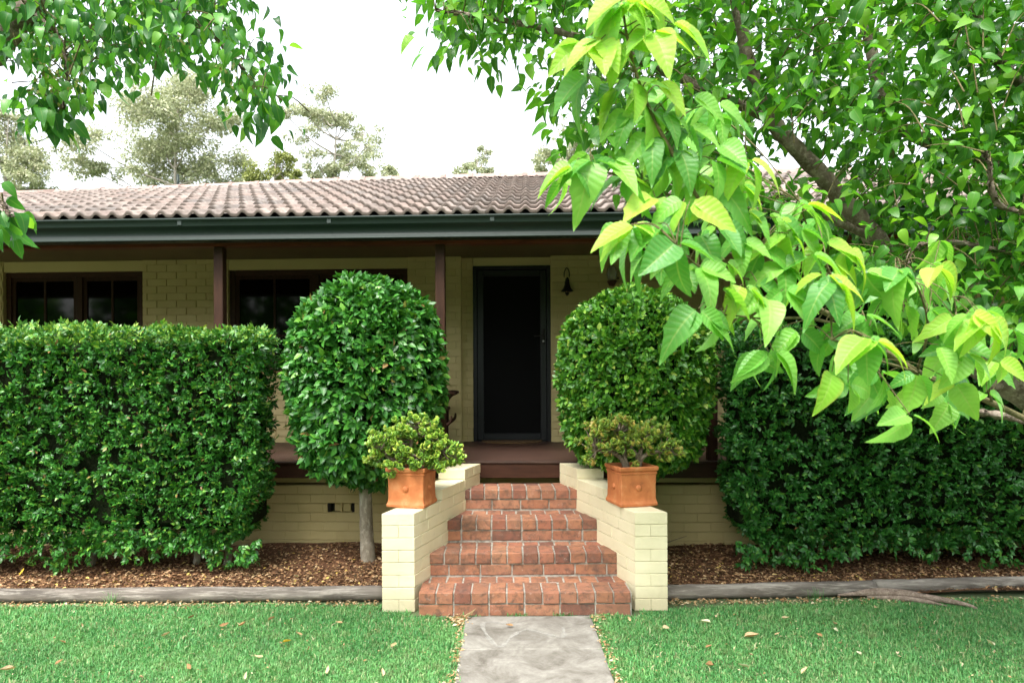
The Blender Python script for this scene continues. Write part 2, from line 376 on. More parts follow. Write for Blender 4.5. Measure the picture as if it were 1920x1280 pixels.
# ------------------------------------------------------------------ leaves
def leaf_small(w=.26, fold=.10, droop=.12):
    V = np.array([(0,0,0), (-w,.38,fold), (0,.45,.02), (w,.38,fold), (-w*.72,.7,fold*.6-droop*.4), (w*.72,.7,fold*.6-droop*.4), (0,1,-droop)])
    F = np.array([(0,2,1), (0,3,2), (1,2,4), (2,3,5), (4,2,6), (2,5,6)])
    UV = np.array([(.5,0), (0,.38), (.5,.45), (1,.38), (0,.7), (1,.7), (.5,1)])
    return V, F, UV
def leaf_big(seed, w=.33, rows=14, cols=3, curl=.25, fold=.16):
    r = np.random.default_rng(seed); V = []; UV = []; F = []
    lob = r.uniform(.62, .78); la = r.uniform(.02, .10)*r.choice([0, 1, 1]); side = r.choice([-1, 1])
    cx = r.uniform(-.10, .10); tw = r.uniform(-.25, .25); cu = curl*r.uniform(.5, 1.5); cup = r.uniform(.5, 1.3)*fold
    for i in range(rows+1):
        t = i/rows
        wd = w*(math.sin(math.pi*min(1, t**.72)))**.85*(1-.25*t) if 0 < t < 1 else 0
        if t > .86: wd = w*.33*((1-t)/.14)**.8
        tooth = .008*(i % 2) if 0 < i < rows-1 else 0
        for j in range(-cols, cols+1):
            s_ = j/cols; ww = wd+(tooth if abs(j) == cols else 0)
            if la and abs(t-lob) < .09 and s_*side > 0: ww += la*(1-abs(t-lob)/.09)*abs(s_)
            x = s_*ww+cx*t*t; y = t-abs(s_)*wd*.18
            z = abs(s_)**1.3*wd*cup*2-cu*t*t-.55*cu*t**3+tw*s_*wd*t+.004*math.sin(t*9*2*math.pi-abs(s_)*3)*abs(s_)*(1 if 0 < t < .9 else 0)
            V.append((x, y, z)); UV.append(((s_+1)/2, t))
    k = 2*cols+1
    for i in range(rows):
        for j in range(2*cols):
            a = i*k+j; F.append((a, a+1, a+k+1)); F.append((a, a+k+1, a+k))
    return np.array(V), np.array(F), np.array(UV)
def nrm(a): return a/np.maximum(np.linalg.norm(a, axis=-1, keepdims=True), 1e-9)
def frames(d, n):
    y = nrm(d); z = nrm(n-(n*y).sum(-1, keepdims=True)*y); x = np.cross(y, z)
    return np.stack([x, y, z], -1)
def cloud_mesh(name, tmpl, pos, Rm, sc, mat):
    V, F, UV = tmpl; n = len(pos); k = len(V)
    sc = np.asarray(sc); sc = sc[:, None, None] if sc.ndim == 1 else sc[:, None, :]
    W = np.einsum('nij,nkj->nki', Rm, V[None]*sc)+pos[:, None, :]
    FF = (F[None]+(np.arange(n)*k)[:, None, None]).reshape(-1, 3)
    return mk_mesh(name, W.reshape(-1, 3), FF, mat, np.tile(UV, (n, 1)))
def scatter(tmpls, mats, pos, Rm, sc, parent, score=None, nind=300, kinds=None, name='leaf', stuff='foliage'):
    """the nind leaves that show largest become leaf objects, the others one stuff part per material"""
    n = len(pos); sc = np.asarray(sc)
    kinds = np.zeros(n, int) if kinds is None else kinds
    tk = rng.integers(0, len(tmpls), n)
    if score is None: score = sc/np.linalg.norm(pos-np.array([0, 0, EYE]), axis=1)
    top = np.argsort(-score)[:nind] if nind else np.array([], int)
    ind = np.zeros(n, bool); ind[top] = True
    meshes = {}
    for i in np.nonzero(ind)[0]:
        key = (int(tk[i]), int(kinds[i]))
        if key not in meshes: meshes[key] = mk_mesh(name, *tmpls[key[0]][:2], mats[key[1]], tmpls[key[0]][2])
        M = np.eye(4); M[:3, :3] = Rm[i]*sc[i]; M[:3, 3] = pos[i]
        inst(name, meshes[key], Matrix(M.tolist()), parent)
    for k in range(len(mats)):
        for t in range(len(tmpls)):
            s_ = (~ind) & (kinds == k) & (tk == t)
            if s_.sum():
                o = inst(stuff, cloud_mesh(stuff, tmpls[t], pos[s_], Rm[s_], sc[s_], mats[k]), Matrix.Identity(4), parent)
                o['kind'] = 'stuff'
def facing(pos, Rm):     # how squarely a leaf shows towards the lawn side
    v = nrm(pos-np.array([0, 0, EYE])); return np.abs((v*Rm[:, :, 2]).sum(1))
def sprays(pos, nor, nleaf, L, spread=.5, up=.35, jit=.45, stemk=.5):
    """twig tips on a clipped surface: leaves in two ranks along short stems"""
    n = len(pos)
    d = nrm(nor*.75+np.array([0, 0, up])+rng.normal(0, spread, (n, 3)))
    side = nrm(np.cross(d, nor+rng.normal(0, .6, (n, 3)))); nn = nrm(np.cross(side, d)); nn *= np.sign((nn*(nor+np.array([0, 0, .6]))).sum(1, keepdims=True))
    Lp = L*rng.uniform(.7, 1.25, n); P_ = []; D_ = []; N_ = []; S_ = []; O_ = []
    for k in range(nleaf):
        t = k/(nleaf-1); sg = 1 if k % 2 else -1
        if k == nleaf-1: ang = 0
        else: ang = .95-.25*t
        p = pos+d*(Lp*stemk*nleaf*.28*(t-.6))[:, None]
        dd = nrm(d*math.cos(ang)+side*sg*math.sin(ang)+rng.normal(0, jit*.4, (n, 3)))
        P_.append(p); D_.append(dd); N_.append(nn+rng.normal(0, jit, (n, 3))); S_.append(Lp*rng.uniform(.8, 1.15, n)); O_.append(np.full(n, t))
    return np.concatenate(P_), frames(np.concatenate(D_), np.concatenate(N_)), np.concatenate(S_), np.concatenate(O_)

# ------------------------------------------------------------------ ground
def m_ground():
    m = N('lawn_soil'); v = m.coords(shift=False)
    c = m.ramp(m.noise(v, 2.2, 6, .6), [(.3, (.05, .09, .035)), (.55, (.09, .14, .06)), (.75, (.17, .17, .09))])
    c = m.mix(m.ramp(m.noise(v, 40, 4, .7), [(.45, 0.0), (.65, .6)]), c, (.12, .085, .05))
    return m.fin(c, .9, m.bump(m.noise(v, 60, 4, .7), .7, .01), .2)
g = MB()
xs = [-400, -40, -9, -6, -4, -2, 0, 2, 4, 6, 9, 40, 400]; ys = [-400, -40, -6, 0, 2, 4, 4.9, 5.05, 7, 12, 40, 400]
V = [(x, y, 0) for y in ys for x in xs]; nx = len(xs)
g.add(V, [[j*nx+i, j*nx+i+1, (j+1)*nx+i+1, (j+1)*nx+i] for j in range(len(ys)-1) for i in range(nx-1)])
tag(g.build('ground', m_ground()), kind='structure')
# mulch bed behind the logs
M_bed = m_noise('mulch_bed', [(.3, (.05, .026, .015)), (.55, (.13, .065, .035)), (.8, (.24, .13, .07))], 45, .95, 90, .9, .015, spec=.1)
bed = MB(); nx_, ny_ = 70, 12
def bedz(x, y): return .048+.035*(y-5.02)/1.3+.010*math.sin(x*3.1+y*4)+.007*math.sin(x*7.7-y*5)
for side, (x0, x1) in enumerate(((-9, -.80), (1.06, 9))):
    V = []; 
    for j in range(ny_+1):
        y = 5.02+(6.40-5.02)*j/ny_
        for i in range(nx_+1):
            x = x0+(x1-x0)*i/nx_; V.append((x, y, bedz(x, y)))
    bed.add(V, [[j*(nx_+1)+i, j*(nx_+1)+i+1, (j+1)*(nx_+1)+i+1, (j+1)*(nx_+1)+i] for j in range(ny_) for i in range(nx_)])
tag(bed.build('mulch_bed', M_bed, smooth=True), kind='structure')

# concrete path in slabs
def m_path():
    m = N('weathered_concrete'); v = m.coords(shift=False)
    a = m.noise(v, 4.5, 6, .72, .5); b = m.noise(v, 30, 5, .7)
    c = m.ramp(a, [(.32, (.11, .098, .080)), (.5, (.21, .195, .168)), (.68, (.31, .295, .258))])
    c = m.mix(m.math('MULTIPLY', m.ramp(b, [(.5, 0.0), (.7, 1.0)]), .35), c, (.14, .125, .10))
    nb = m.bump(m.noise(v, 140, 4, .7), .35, .003); nb = m.bump(a, .3, .01, nb)
    return m.fin(c, .85, nb, .25)
M_conc = m_path()
path = tag(bpy.data.objects.new('path', None), kind='structure'); COL.objects.link(path); MW[path] = Matrix.Identity(4)
y = 4.62
for k, (ya, yb) in enumerate(((4.05, 4.60), (2.95, 4.042), (1.85, 2.942), (.75, 1.842))):
    MB().prism([(-.272, ya), (.570, ya), (.570, yb), (-.276, yb)], -.05, .022, .006).build('slab', M_conc, path)

# a pale scuffed swirl on the nearest slab
mm = N('pale_scuff'); vv_ = mm.coords(shift=False)
tb = mm.n('ShaderNodeBsdfTransparent'); mx = mm.n('ShaderNodeMixShader'); mm.fin((.36, .345, .305), .9, None, .2)
mm.l(mm.ramp(mm.noise(vv_, 28, 4, .7), [(.2, .30), (.7, .75)]), mx.inputs[0]); mm.l(tb.outputs[0], mx.inputs[1]); mm.l(mm.b.outputs[0], mx.inputs[2]); mm.l(mx.outputs[0], mm.out.inputs['Surface'])
sq = spline([P(x, y_, 1280*(EYE-.022)/(y_-707)) for x, y_ in ((952, 1168), (905, 1167), (912, 1192), (935, 1212), (958, 1192), (985, 1180), (1020, 1188), (1052, 1194), (1054, 1176))], 7)
V = []; 
for i, q in enumerate(sq):
    t_ = (sq[min(i+1, len(sq)-1)]-sq[max(i-1, 0)]).normalized(); w_ = .013+.005*math.sin(i*.9)
    V += [(q.x-t_.y*w_, q.y+t_.x*w_, .0235), (q.x+t_.y*w_, q.y-t_.x*w_, .0235)]
MB().add(V, [[2*i, 2*i+1, 2*i+3, 2*i+2] for i in range(len(sq)-1)]).build('scuff_mark', mm.m, path)

# ------------------------------------------------------------------ brick steps
TS = thing('front_steps', 'four red brick steps climbing between cream walls to the veranda', 'steps', (.13, 4.65, 0))
SY = [4.65, 5.02, 5.36, 5.75, 6.12]; C0 = 86e-3
def inner(Yv): return .768-.3*(Yv-4.75)            # half width between the flank walls
def brickmesh(l, d, h, k):
    mb = MB(); mb.box(-l/2, l/2, -d/2, d/2, -h/2, h/2, .0045)
    r = random.Random(k*77+int(l*1000)); mb.v = [tuple(c+r.uniform(-.0022, .0022) for c in v) for v in mb.v]
    return mb.mesh('brick', M_brick, False)
BM = {}
def brick(x, y, z, l, d, h, parent):
    k = (round(l, 3), round(d, 3), round(h, 3), random.randrange(3))
    if k not in BM: BM[k] = brickmesh(l, d, h, k[3])
    m = Matrix.Translation((x, y, z)) @ Matrix.Rotation(random.gauss(0, .004), 4, 'Z') @ Matrix.Rotation(random.gauss(0, .004), 4, 'Y') @ Matrix.Rotation(random.choice((0, math.pi)), 4, 'Z')
    inst('brick', BM[k], m, parent)
body = MB()
cx = .13
for k in range(4):
    y0, y1 = SY[k], SY[k+1]; z0 = k*.172; hw = inner(max(y0, 4.75))+.01 if k else .726
    body.box(cx-hw, cx+hw, y0+.0085, 6.12, z0-(.1 if k == 0 else 0.0)+(.0 if k == 0 else -.03), z0+.172-.0135)
    def row(pitch, off, yc, d, zc, h, l, wid):
        xa = cx-wid; x = xa-off
        while x < cx+wid-.012:
            a_, b_ = max(x, xa), min(x+pitch-.0105, cx+wid)
            if b_-a_ > .02: brick((a_+b_)/2, yc+random.gauss(0, .0010), zc+random.gauss(0, .0012), b_-a_, d, h, TS)
            x += pitch
    n2 = round(2*hw/.24*2)/2; ps = 2*hw/n2
    row(ps, ps*.35 if k in (1,) else (ps*.5 if k == 2 else 0), y0+.055+.002, .11, z0+.043, .076, ps, hw)
    nh = round(2*hw/.121); ph = 2*hw/nh
    row(ph, 0 if k != 3 else ph*.55, y0+.115-.006, .23, z0+.129, .076, ph, hw)
    rows_left = y1-y0-.235+.02; yy = y0+.235
    while rows_left > .05:
        dd = min(.225, rows_left); hw2 = inner(yy)+.02
        row(.121, .05+.03*k, yy+dd/2, dd-.01, z0+.129-.003, .074, .12, hw2); yy += dd; rows_left -= dd
body.build('mortar', M_mortar, TS)

# ------------------------------------------------------------------ flank walls
def segn(y): return 8 if y < 5.245 else 9 if y < 5.745 else 10
for side in (-1, 1):
    T = thing('garden_wall', 'low cream painted brick wall stepping up on the %s side of the red steps' % ('left' if side < 0 else 'right'), 'wall', (cx+side*.88, 4.76, 0), group='cream walls flanking the steps')
    def quad(ya, yb, ta, tb):           # plan quad between two y and two offsets across the wall
        f = lambda y, t: (cx+side*(inner(y)+t), y)
        q = [f(ya, ta), f(ya, tb), f(yb, tb), f(yb, ta)]
        return q if side > 0 else q[::-1]
    core = MB()
    for ya, yb, n in ((4.75, 5.245, 8), (5.245, 5.745, 9), (5.745, 6.12, 10)):
        core.prism(quad(ya+.010, yb-(.0 if n == 10 else -.02), .0075, .2175), -.05, n*C0-.0075, .003)
    core.build('wall_core', M_cream, T)
    for i in range(10):
        y0 = (4.75 if i < 8 else 5.245 if i == 8 else 5.745); y = y0; first = True
        z0, z1 = i*C0+.0015, (i+1)*C0-.0017
        while y < 6.11:
            n = segn(y+.001); end = (5.245 if y < 5.245 and i >= 8 else 6.12)
            if i == n-1: p = .121; two = False
            else: p = .241; two = True
            if first and i % 2: p = .121 if i != n-1 else .09
            lim = 5.245 if (i == 7 and y < 5.24) else 5.745 if (i == 8 and y < 5.74) else 6.12
            yb = min(y+p, lim)
            if yb-y > .03:
                j = random.gauss(0, .0012)
                for ta, tb in (((0, .108), (.117, .225)) if ((two and not first) or (first and i % 2 == 0 and i != 7)) else ((0, .225),)):
                    mb = MB().prism(quad(y+(.002 if not first else 0), yb-.001, ta+(j if ta == 0 else (-.0065 if first else 0)), tb), z0, z1, .0028)
                    mb.build('brick', M_cream, T)
            first = False; y = yb
# terracotta pots with jade plants
def pot(label, c, rz, z):
    T = thing('plant_pot', label, 'plant pot', (c[0], c[1], z), rz, 'square terracotta pots on the step walls')
    prof = [(.0, .138), (.006, .146), (.022, .147), (.032, .142), (.045, .138), (.06, .1365), (.13, .1355), (.20, .137), (.232, .139), (.236, .144), (.246, .145), (.250, .139), (.256, .143), (.262, .151), (.282, .153), (.288, .150), (.288, .132), (.245, .126)]
    V = []; F = []; nc = 12
    for zz, h in prof:
        for s_ in range(4):
            for k in range(3):
                an = math.pi/2*s_+math.pi/4*(k-1)*.7
                t = math.pi/2*s_+math.pi/4
                r_ = .008
                cxn, cyn = (h-r_)*(1 if s_ in (0, 3) else -1), (h-r_)*(1 if s_ in (0, 1) else -1)
                V.append((cxn+r_*math.cos(t+(k-1)*.7), cyn+r_*math.sin(t+(k-1)*.7), zz))
    L_ = len(prof)
    for k in range(L_-1):
        for i in range(nc):
            j = (i+1) % nc; F.append([k*nc+i, k*nc+j, (k+1)*nc+j, (k+1)*nc+i])
    F.append(list(range(nc))[::-1])
    W = MW[T]
    inst('pot_body', mk_mesh('pot_body', V, F, M_terra, smooth=False), W, T)
    for s_ in range(4):
        b = MB(); b.lathe([(.024, 0), (.023, .006), (.017, .013), (.009, .017), (.0005, .018)], 14)
        m = W @ Matrix.Rotation(math.pi/2*s_, 4, 'Z') @ Matrix.Translation((0, -.134, .135)) @ Matrix.Rotation(R(90), 4, 'X')
        inst('boss', b.mesh('boss', M_terra, True), m, T)
    MB().add([W @ Vector(p) for p in ((-.127, -.127, .258), (.127, -.127, .258), (.127, .127, .258), (-.127, .127, .258))], [[0, 1, 2, 3]]).build('soil', M_soil, T)
    return T
Zp = 8*C0
pot('square terracotta pot on the left step wall, bushy jade plant in it', (-.695, 5.078), R(-13), Zp)
pot('square terracotta pot on the right step wall, open branched jade plant in it', (.934, 5.078), R(13), Zp)
def jade_leaf():
    V = []; UV = []; F = []
    ring = [(0, 0), (.18, .22), (.38, .52), (.45, .76), (.29, .96), (0, 1.02), (-.29, .96), (-.45, .76), (-.38, .52), (-.18, .22)]
    cup = lambda x, y: .28*(x*x)*1.4+.16*y*y
    for zz, s_ in ((.05, .8), (-.045, .8)):
        for x, y in ring: V.append((x*s_, .5+(y-.5)*.93, cup(x, y)+zz)); UV.append((.5+x*.8, y))
    k = len(ring)
    mid = []
    for x, y in ring: V.append((x, y, cup(x, y))); UV.append((.5+x*1.25, y))
    for i in range(k):
        j = (i+1) % k
        F += [(i, 2*k+i, 2*k+j), (i, 2*k+j, j), (k+i, 2*k+j, 2*k+i), (k+i, k+j, 2*k+j)]
    V.append((0, .55, .07)); UV.append((.5, .5)); V.append((0, .55, -.06)); UV.append((.5, .5))
    for i in range(k):
        j = (i+1) % k; F += [(i, j, 3*k), (k+j, k+i, 3*k+1)]
    return np.array(V, float), np.array(F), np.array(UV, float)
JL = [jade_leaf()]
def jade(label, base, lobes, seed, mat, ntip, stems, hang):
    r = np.random.default_rng(seed)
    T = thing('jade_plant', label, 'plant', base, 0, 'jade plants in the terracotta pots')
    tips = []
    for (c, rad, n) in lobes:
        q = nrm(r.normal(0, 1, (n, 3)))*(r.uniform(.45, 1, (n, 1))**.5)*np.array(rad)*1.0+np.array(c)*1.04+np.array(base)
        tips.append(q)
    tips = np.concatenate(tips)
    br = MB(); pts = []
    for st in stems:
        sp_ = spline([Vector(base)+Vector(p) for p in st], 5); V_, F_ = tube(sp_, [.021, .016, .010], 8)
        br.add(V_, F_); pts += sp_[3:]
    pa = np.array([list(p) for p in pts])
    for t in tips:
        w_ = np.linalg.norm(pa-t, axis=1)+.6*np.maximum(0, pa[:, 2]-t[2]+.02); i = int(np.argmin(w_))
        a_ = Vector(pa[i]); b_ = Vector(t); m_ = (a_+b_)/2+Vector((0, 0, -.012))
        br.tube(spline([a_, m_, b_], 3), [.0075, .0045, .0035], 5, False)
    br.build('stem', M_jadebark, T, True)
    P_ = []; D_ = []; N_ = []; S_ = []
    ctr = np.array(base)+np.array([0, 0, .12])
    for t in tips:
        ax = nrm((t-ctr)*np.array([1, 1, .8])+np.array([0, -.03, .07])+r.normal(0, .03, 3))
        u_ = nrm(np.cross(ax, r.normal(0, 1, 3))); v_ = np.cross(ax, u_); ph = r.uniform(0, 6)
        for k in range(r.integers(7, 10)):
            an = ph+k*math.pi/2+(k//2)*.78; tilt = 1.0-.17*(k//2)
            rd = u_*math.cos(an)+v_*math.sin(an)
            d = rd*math.sin(tilt)+ax*math.cos(tilt)
            P_.append(t-ax*.012*(3-(k//2))+rd*.002); D_.append(d); N_.append(ax-rd*.2); S_.append(r.uniform(.033, .049)*(1-.06*(k//2)))
    P_ = np.array(P_); Rm = frames(np.array(D_), np.array(N_)); S_ = np.array(S_)
    sc = S_*(.4+facing(P_, Rm))-.02*(P_[:, 1]-base[1])
    scatter(JL, [mat], P_, Rm, S_, T, sc, 300)
zb = Zp+.258
jade('compact bright green jade plant filling the left terracotta pot', (-.695, 5.078, zb),
     [((.03, 0, .31), (.19, .14, .10), 50), ((.02, -.03, .21), (.25, .19, .12), 78), ((.22, -.02, .12), (.15, .14, .10), 42), ((-.20, -.04, .20), (.13, .13, .10), 32), ((-.25, -.08, .07), (.08, .08, .08), 9),
      ((.0, -.14, .08), (.20, .08, .05), 22), ((.17, -.12, .02), (.07, .05, .05), 6), ((-.12, -.15, -.02), (.05, .03, .02), 3), ((.31, -.02, .08), (.05, .05, .05), 5)], 5, L_jade, 0,
     [[(0, 0, -.02), (-.02, .0, .10), (.0, .0, .22), (.04, 0, .34)], [(.03, .02, -.02), (.07, 0, .06), (.14, -.02, .12), (.22, -.03, .15)], [(-.03, 0, -.02), (-.09, -.02, .05), (-.17, -.03, .10), (-.24, -.05, .14)],
      [(0, -.03, -.02), (.02, -.06, .06), (.05, -.10, .11)]], None)
jade('open branched jade plant with reddish leaf edges in the right terracotta pot', (.934, 5.078, zb),
     [((-.05, 0, .29), (.30, .15, .085), 66), ((-.22, -.02, .20), (.17, .13, .11), 26), ((.20, 0, .20), (.17, .14, .11), 24), ((-.20, -.04, .30), (.08, .08, .06), 9), ((.27, .0, .11), (.11, .11, .06), 12), ((-.30, -.03, .08), (.07, .06, .04), 5),
      ((.0, -.05, .16), (.16, .09, .05), 10), ((.02, -.09, .03), (.025, .02, .03), 2)], 9, L_jade_r, 0,
     [[(-.03, 0, -.02), (-.07, -.01, .07), (-.14, -.02, .12), (-.26, -.03, .14)], [(-.02, .0, -.02), (-.05, .0, .10), (-.05, .01, .20), (-.08, 0, .28)], [(.03, 0, -.02), (.05, -.01, .08), (.0, -.01, .15), (-.04, -.02, .22)],
      [(.04, 0, -.02), (.06, 0, .08), (.09, 0, .18), (.14, 0, .26)], [(.05, 0, -.01), (.08, -.01, .08), (.16, -.02, .12), (.28, -.02, .13)]], None)

# ------------------------------------------------------------------ house
HOUSE = thing('house', 'single storey cream brick house with tiled roof and deep timber veranda', 'house', (0, 6.2, 0))
# the whole house stands turned a touch, its left end further off
HR = Matrix.Translation((0, 6.2, 0)) @ Matrix.Rotation(R(-2.0), 4, 'Z') @ Matrix.Translation((0, -6.2, 0))
def hb(mb, name, mat, parent=HOUSE, smooth=False): return inst(name, mb.mesh(name, mat, smooth), HR, parent)
ZD = .85; YW = 8.05; YD = 8.15; ZC = 3.06; ZH = 2.93; ZS = 1.76
WX0, WX1 = -9.4, 9.0
wins = [(-6.14, -4.42), (-3.375, -1.217), (2.9, 5.05)]
door = (-.446, .478)
# brick sizes: stretcher .24 x .086
def part(name, parent=HOUSE):
    o = bpy.data.objects.new(name, None); COL.objects.link(o); return adopt(o, parent, HR)
wall = MB()
def blocks():
    out = []; xs_ = sorted([WX0, WX1]+[v for w_ in wins for v in w_]+[-.585, .478])
    for a_, b_ in zip(xs_[:-1], xs_[1:]):
        if (a_, b_) == (-.585, .478): continue
        if (a_, b_) in wins: out.append((a_, b_, ZD-.1, ZS, YW)); 
        else: out.append((a_, b_, ZD-.1, ZC, YW))
    out.append((-.585, -.446, ZD-.1, ZC, YD))
    return out
for a_, b_, z0, z1, yy in blocks(): wall.box(a_+.004, b_-.004, yy+.009, yy+.22, z0, z1)
WALL = hb(wall, 'wall', M_housecream)
hbm = {}
cand = []
for a_, b_, z0, z1, yy in blocks():
    k = 0; z = ZD
    while z < z1-.02:
        x = WX0-(.12 if k % 2 else 0)
        zt = min(z+C0, z1)
        while x < b_:
            xa, xb = max(x, a_), min(x+.24, b_)
            if xb-xa > .03 and xa < 7.2 and xa > -7.6: cand.append((xa, xb, z, zt, yy))
            x += .24
        z += C0; k += 1
def vis(c):
    x = (c[0]+c[1])/2; z = c[2]; px = 947+x*159; py = 707-(z-EYE)*159
    if px < 0 or px > 1920: return 9
    if py > 600 and not (835 < px < 1050): return 5
    if 1200 < px: return 3
    return abs(px-960)/1000
cand.sort(key=vis)
rest = MB()
for i, (xa, xb, z0, z1, yy) in enumerate(cand):
    l = round(xb-xa-.008, 2); h = round(z1-z0-.007, 3); ctr = ((xa+xb)/2, yy+.009+random.gauss(0, .0002), (z0+z1)/2)
    if i < 300:
        if (l, h) not in hbm: hbm[l, h] = MB().box(-l/2, l/2, -.013, .02, -h/2, h/2, .0012).mesh('brick', M_housecream, False)
        inst('brick', hbm[l, h], HR @ Matrix.Translation(ctr), WALL)
    else: rest.box(ctr[0]-l/2, ctr[0]+l/2, ctr[1]-.013, ctr[1]+.02, ctr[2]-h/2, ctr[2]+h/2, .0012)
o = hb(rest, 'brickwork', M_housecream, WALL); o['kind'] = 'stuff'
# lintel boards over windows and door
for a_, b_ in wins: hb(MB().box(a_-.0, b_+.0, YW+.012, YW+.05, ZH, ZC-.004, .002), 'lintel', M_creamboard)
hb(MB().box(door[0]+.004, door[1]+.1, YD-.012, YD+.05, 2.955, ZC-.004, .002), 'lintel', M_creamboard)
hb(MB().box(.478, .51, YW+.01, YD+.1, ZD, ZC), 'door_reveal', M_housecream)
hb(MB().box(-.595, -.58, YW+.01, YD+.1, ZD, ZC), 'door_reveal', M_housecream)
# room behind
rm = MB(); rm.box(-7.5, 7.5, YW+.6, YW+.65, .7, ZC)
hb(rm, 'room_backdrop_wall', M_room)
# windows
def window(a_, b_, mull, tr):
    f = MB(); t = .06; y0, y1 = YW+.05, YW+.13
    f.box(a_, a_+t, y0, y1, ZS, ZH, .004); f.box(b_-t, b_, y0, y1, ZS, ZH, .004)
    f.box(a_+t, b_-t, y0+.002, y1, ZH-t, ZH-.002, .004); f.box(a_+t, b_-t, y0+.002, y1, ZS, ZS+t, .004)
    W_ = hb(f, 'window', M_timber)
    for x in mull: hb(MB().box(x-.038, x+.038, y0-.004, y1+.002, ZS+t, ZH-t, .004), 'mullion', M_post, W_)
    ed = [a_+t]+[v for x in mull for v in (x-.038, x+.038)]+[b_-t]
    for i in range(0, len(ed), 2):
        xa, xb = ed[i], ed[i+1]; zz0, zz1 = ZS+t, ZH-t
        sh = MB(); s_ = .045
        sh.box(xa, xa+s_, y0+.02, y0+.06, zz0, zz1); sh.box(xb-s_, xb, y0+.02, y0+.06, zz0, zz1); sh.box(xa+s_, xb-s_, y0+.021, y0+.06, zz1-s_, zz1); sh.box(xa+s_, xb-s_, y0+.021, y0+.06, zz0, zz0+s_)
        hb(sh, 'sash', M_post, W_)
        for z in tr: hb(MB().box(xa+s_, xb-s_, y0+.027, y0+.05, z-.012, z+.012), 'glazing_bar', M_post, W_)
        hb(MB().box((xa+xb)/2-.012, (xa+xb)/2+.012, y0+.025, y0+.052, zz0+s_, zz1-s_), 'glazing_bar', M_post, W_)
        hb(MB().box(xa+s_, xb-s_, y0+.036, y0+.042, zz0+s_, zz1-s_), 'pane', M_glass, W_)
    hb(MB().box(a_-.03, b_+.03, YW-.03, YW+.049, ZS-.04, ZS-.001, .004), 'sill', M_timber, W_)
window(wins[0][0], wins[0][1], (-5.23,), (2.14,)); window(wins[1][0], wins[1][1], (-2.33,), (2.14,)); window(wins[2][0], wins[2][1], (3.97,), (2.14,))
# security door
D_ = MB(); t = .045
D_.box(door[0], door[0]+t, YD-.03, YD+.06, ZD, 2.955, .003); D_.box(door[1]-t, door[1], YD-.03, YD+.06, ZD, 2.955, .003); D_.box(door[0]+t, door[1]-t, YD-.029, YD+.06, 2.91, 2.954, .003)
DOOR = hb(D_, 'door', M_black)
lf = MB(); xa, xb = door[0]+t+.004, door[1]-t-.004
for q in ((xa, xa+.075, ZD+.03, 2.905), (xb-.075, xb, ZD+.03, 2.905)): lf.box(q[0], q[1], YD-.022, YD+.01, q[2], q[3], .006)
for q in ((ZD+.03, ZD+.115), (2.83, 2.905)): lf.box(xa+.075, xb-.075, YD-.021, YD+.009, q[0], q[1], .006)
hb(lf, 'screen_frame', M_black, DOOR)
hb(MB().box(xa+.075, xb-.075, YD-.008, YD+.004, ZD+.115, 2.83), 'screen_mesh', M_mesh, DOOR)
hb(MB().box(door[0]+t, door[1]-t, YD-.05, YD+.05, ZD+.001, ZD+.028, .003), 'threshold', M_black, DOOR)
hd = MB(); hx = xb-.038; hd.box(hx-.018, hx+.018, YD-.032, YD-.022, 2.02, 2.20, .003); hd.tube([(hx, YD-.03, 2.12), (hx, YD-.075, 2.12), (hx-.03, YD-.078, 2.118), (hx-.11, YD-.072, 2.112)], .008, 8)
hb(hd, 'handle', M_iron, DOOR, True)
hb(MB().lathe([(.0115, 0), (.012, .02), (.001, .024)], 12, (hx, YD-.03, 2.045)), 'lock', M_steel, DOOR, True)
# ceiling, beam, posts
hb(MB().box(WX0, WX1, 6.42, YW+.22, ZC, ZC+.03), 'veranda_ceiling', M_ceiling)
hb(MB().box(WX0, WX1, 6.24, 6.35, 2.857, ZC-.004, .004), 'beam', M_beam)
for x in (-5.5, -2.665, -.596, 1.88, 4.35): hb(MB().box(x-.044, x+.044, 6.25, 6.338, ZD+.002, 2.855, .005), 'post', M_post)
# deck
hb(MB().box(WX0, WX1, 6.20, 6.255, ZD-.135, ZD-.003, .004), 'deck_beam', M_timber)
yy = 6.19; k = 0
while yy < YW+.06:
    hb(MB().box(WX0, WX1, yy, yy+.088, ZD-.002, ZD+.017, .003), 'board', M_deck); yy += .092
hb(MB().box(-.47, .49, YW+.05, YD+.1, ZD+.0, ZD+.018), 'door_step', M_timber)
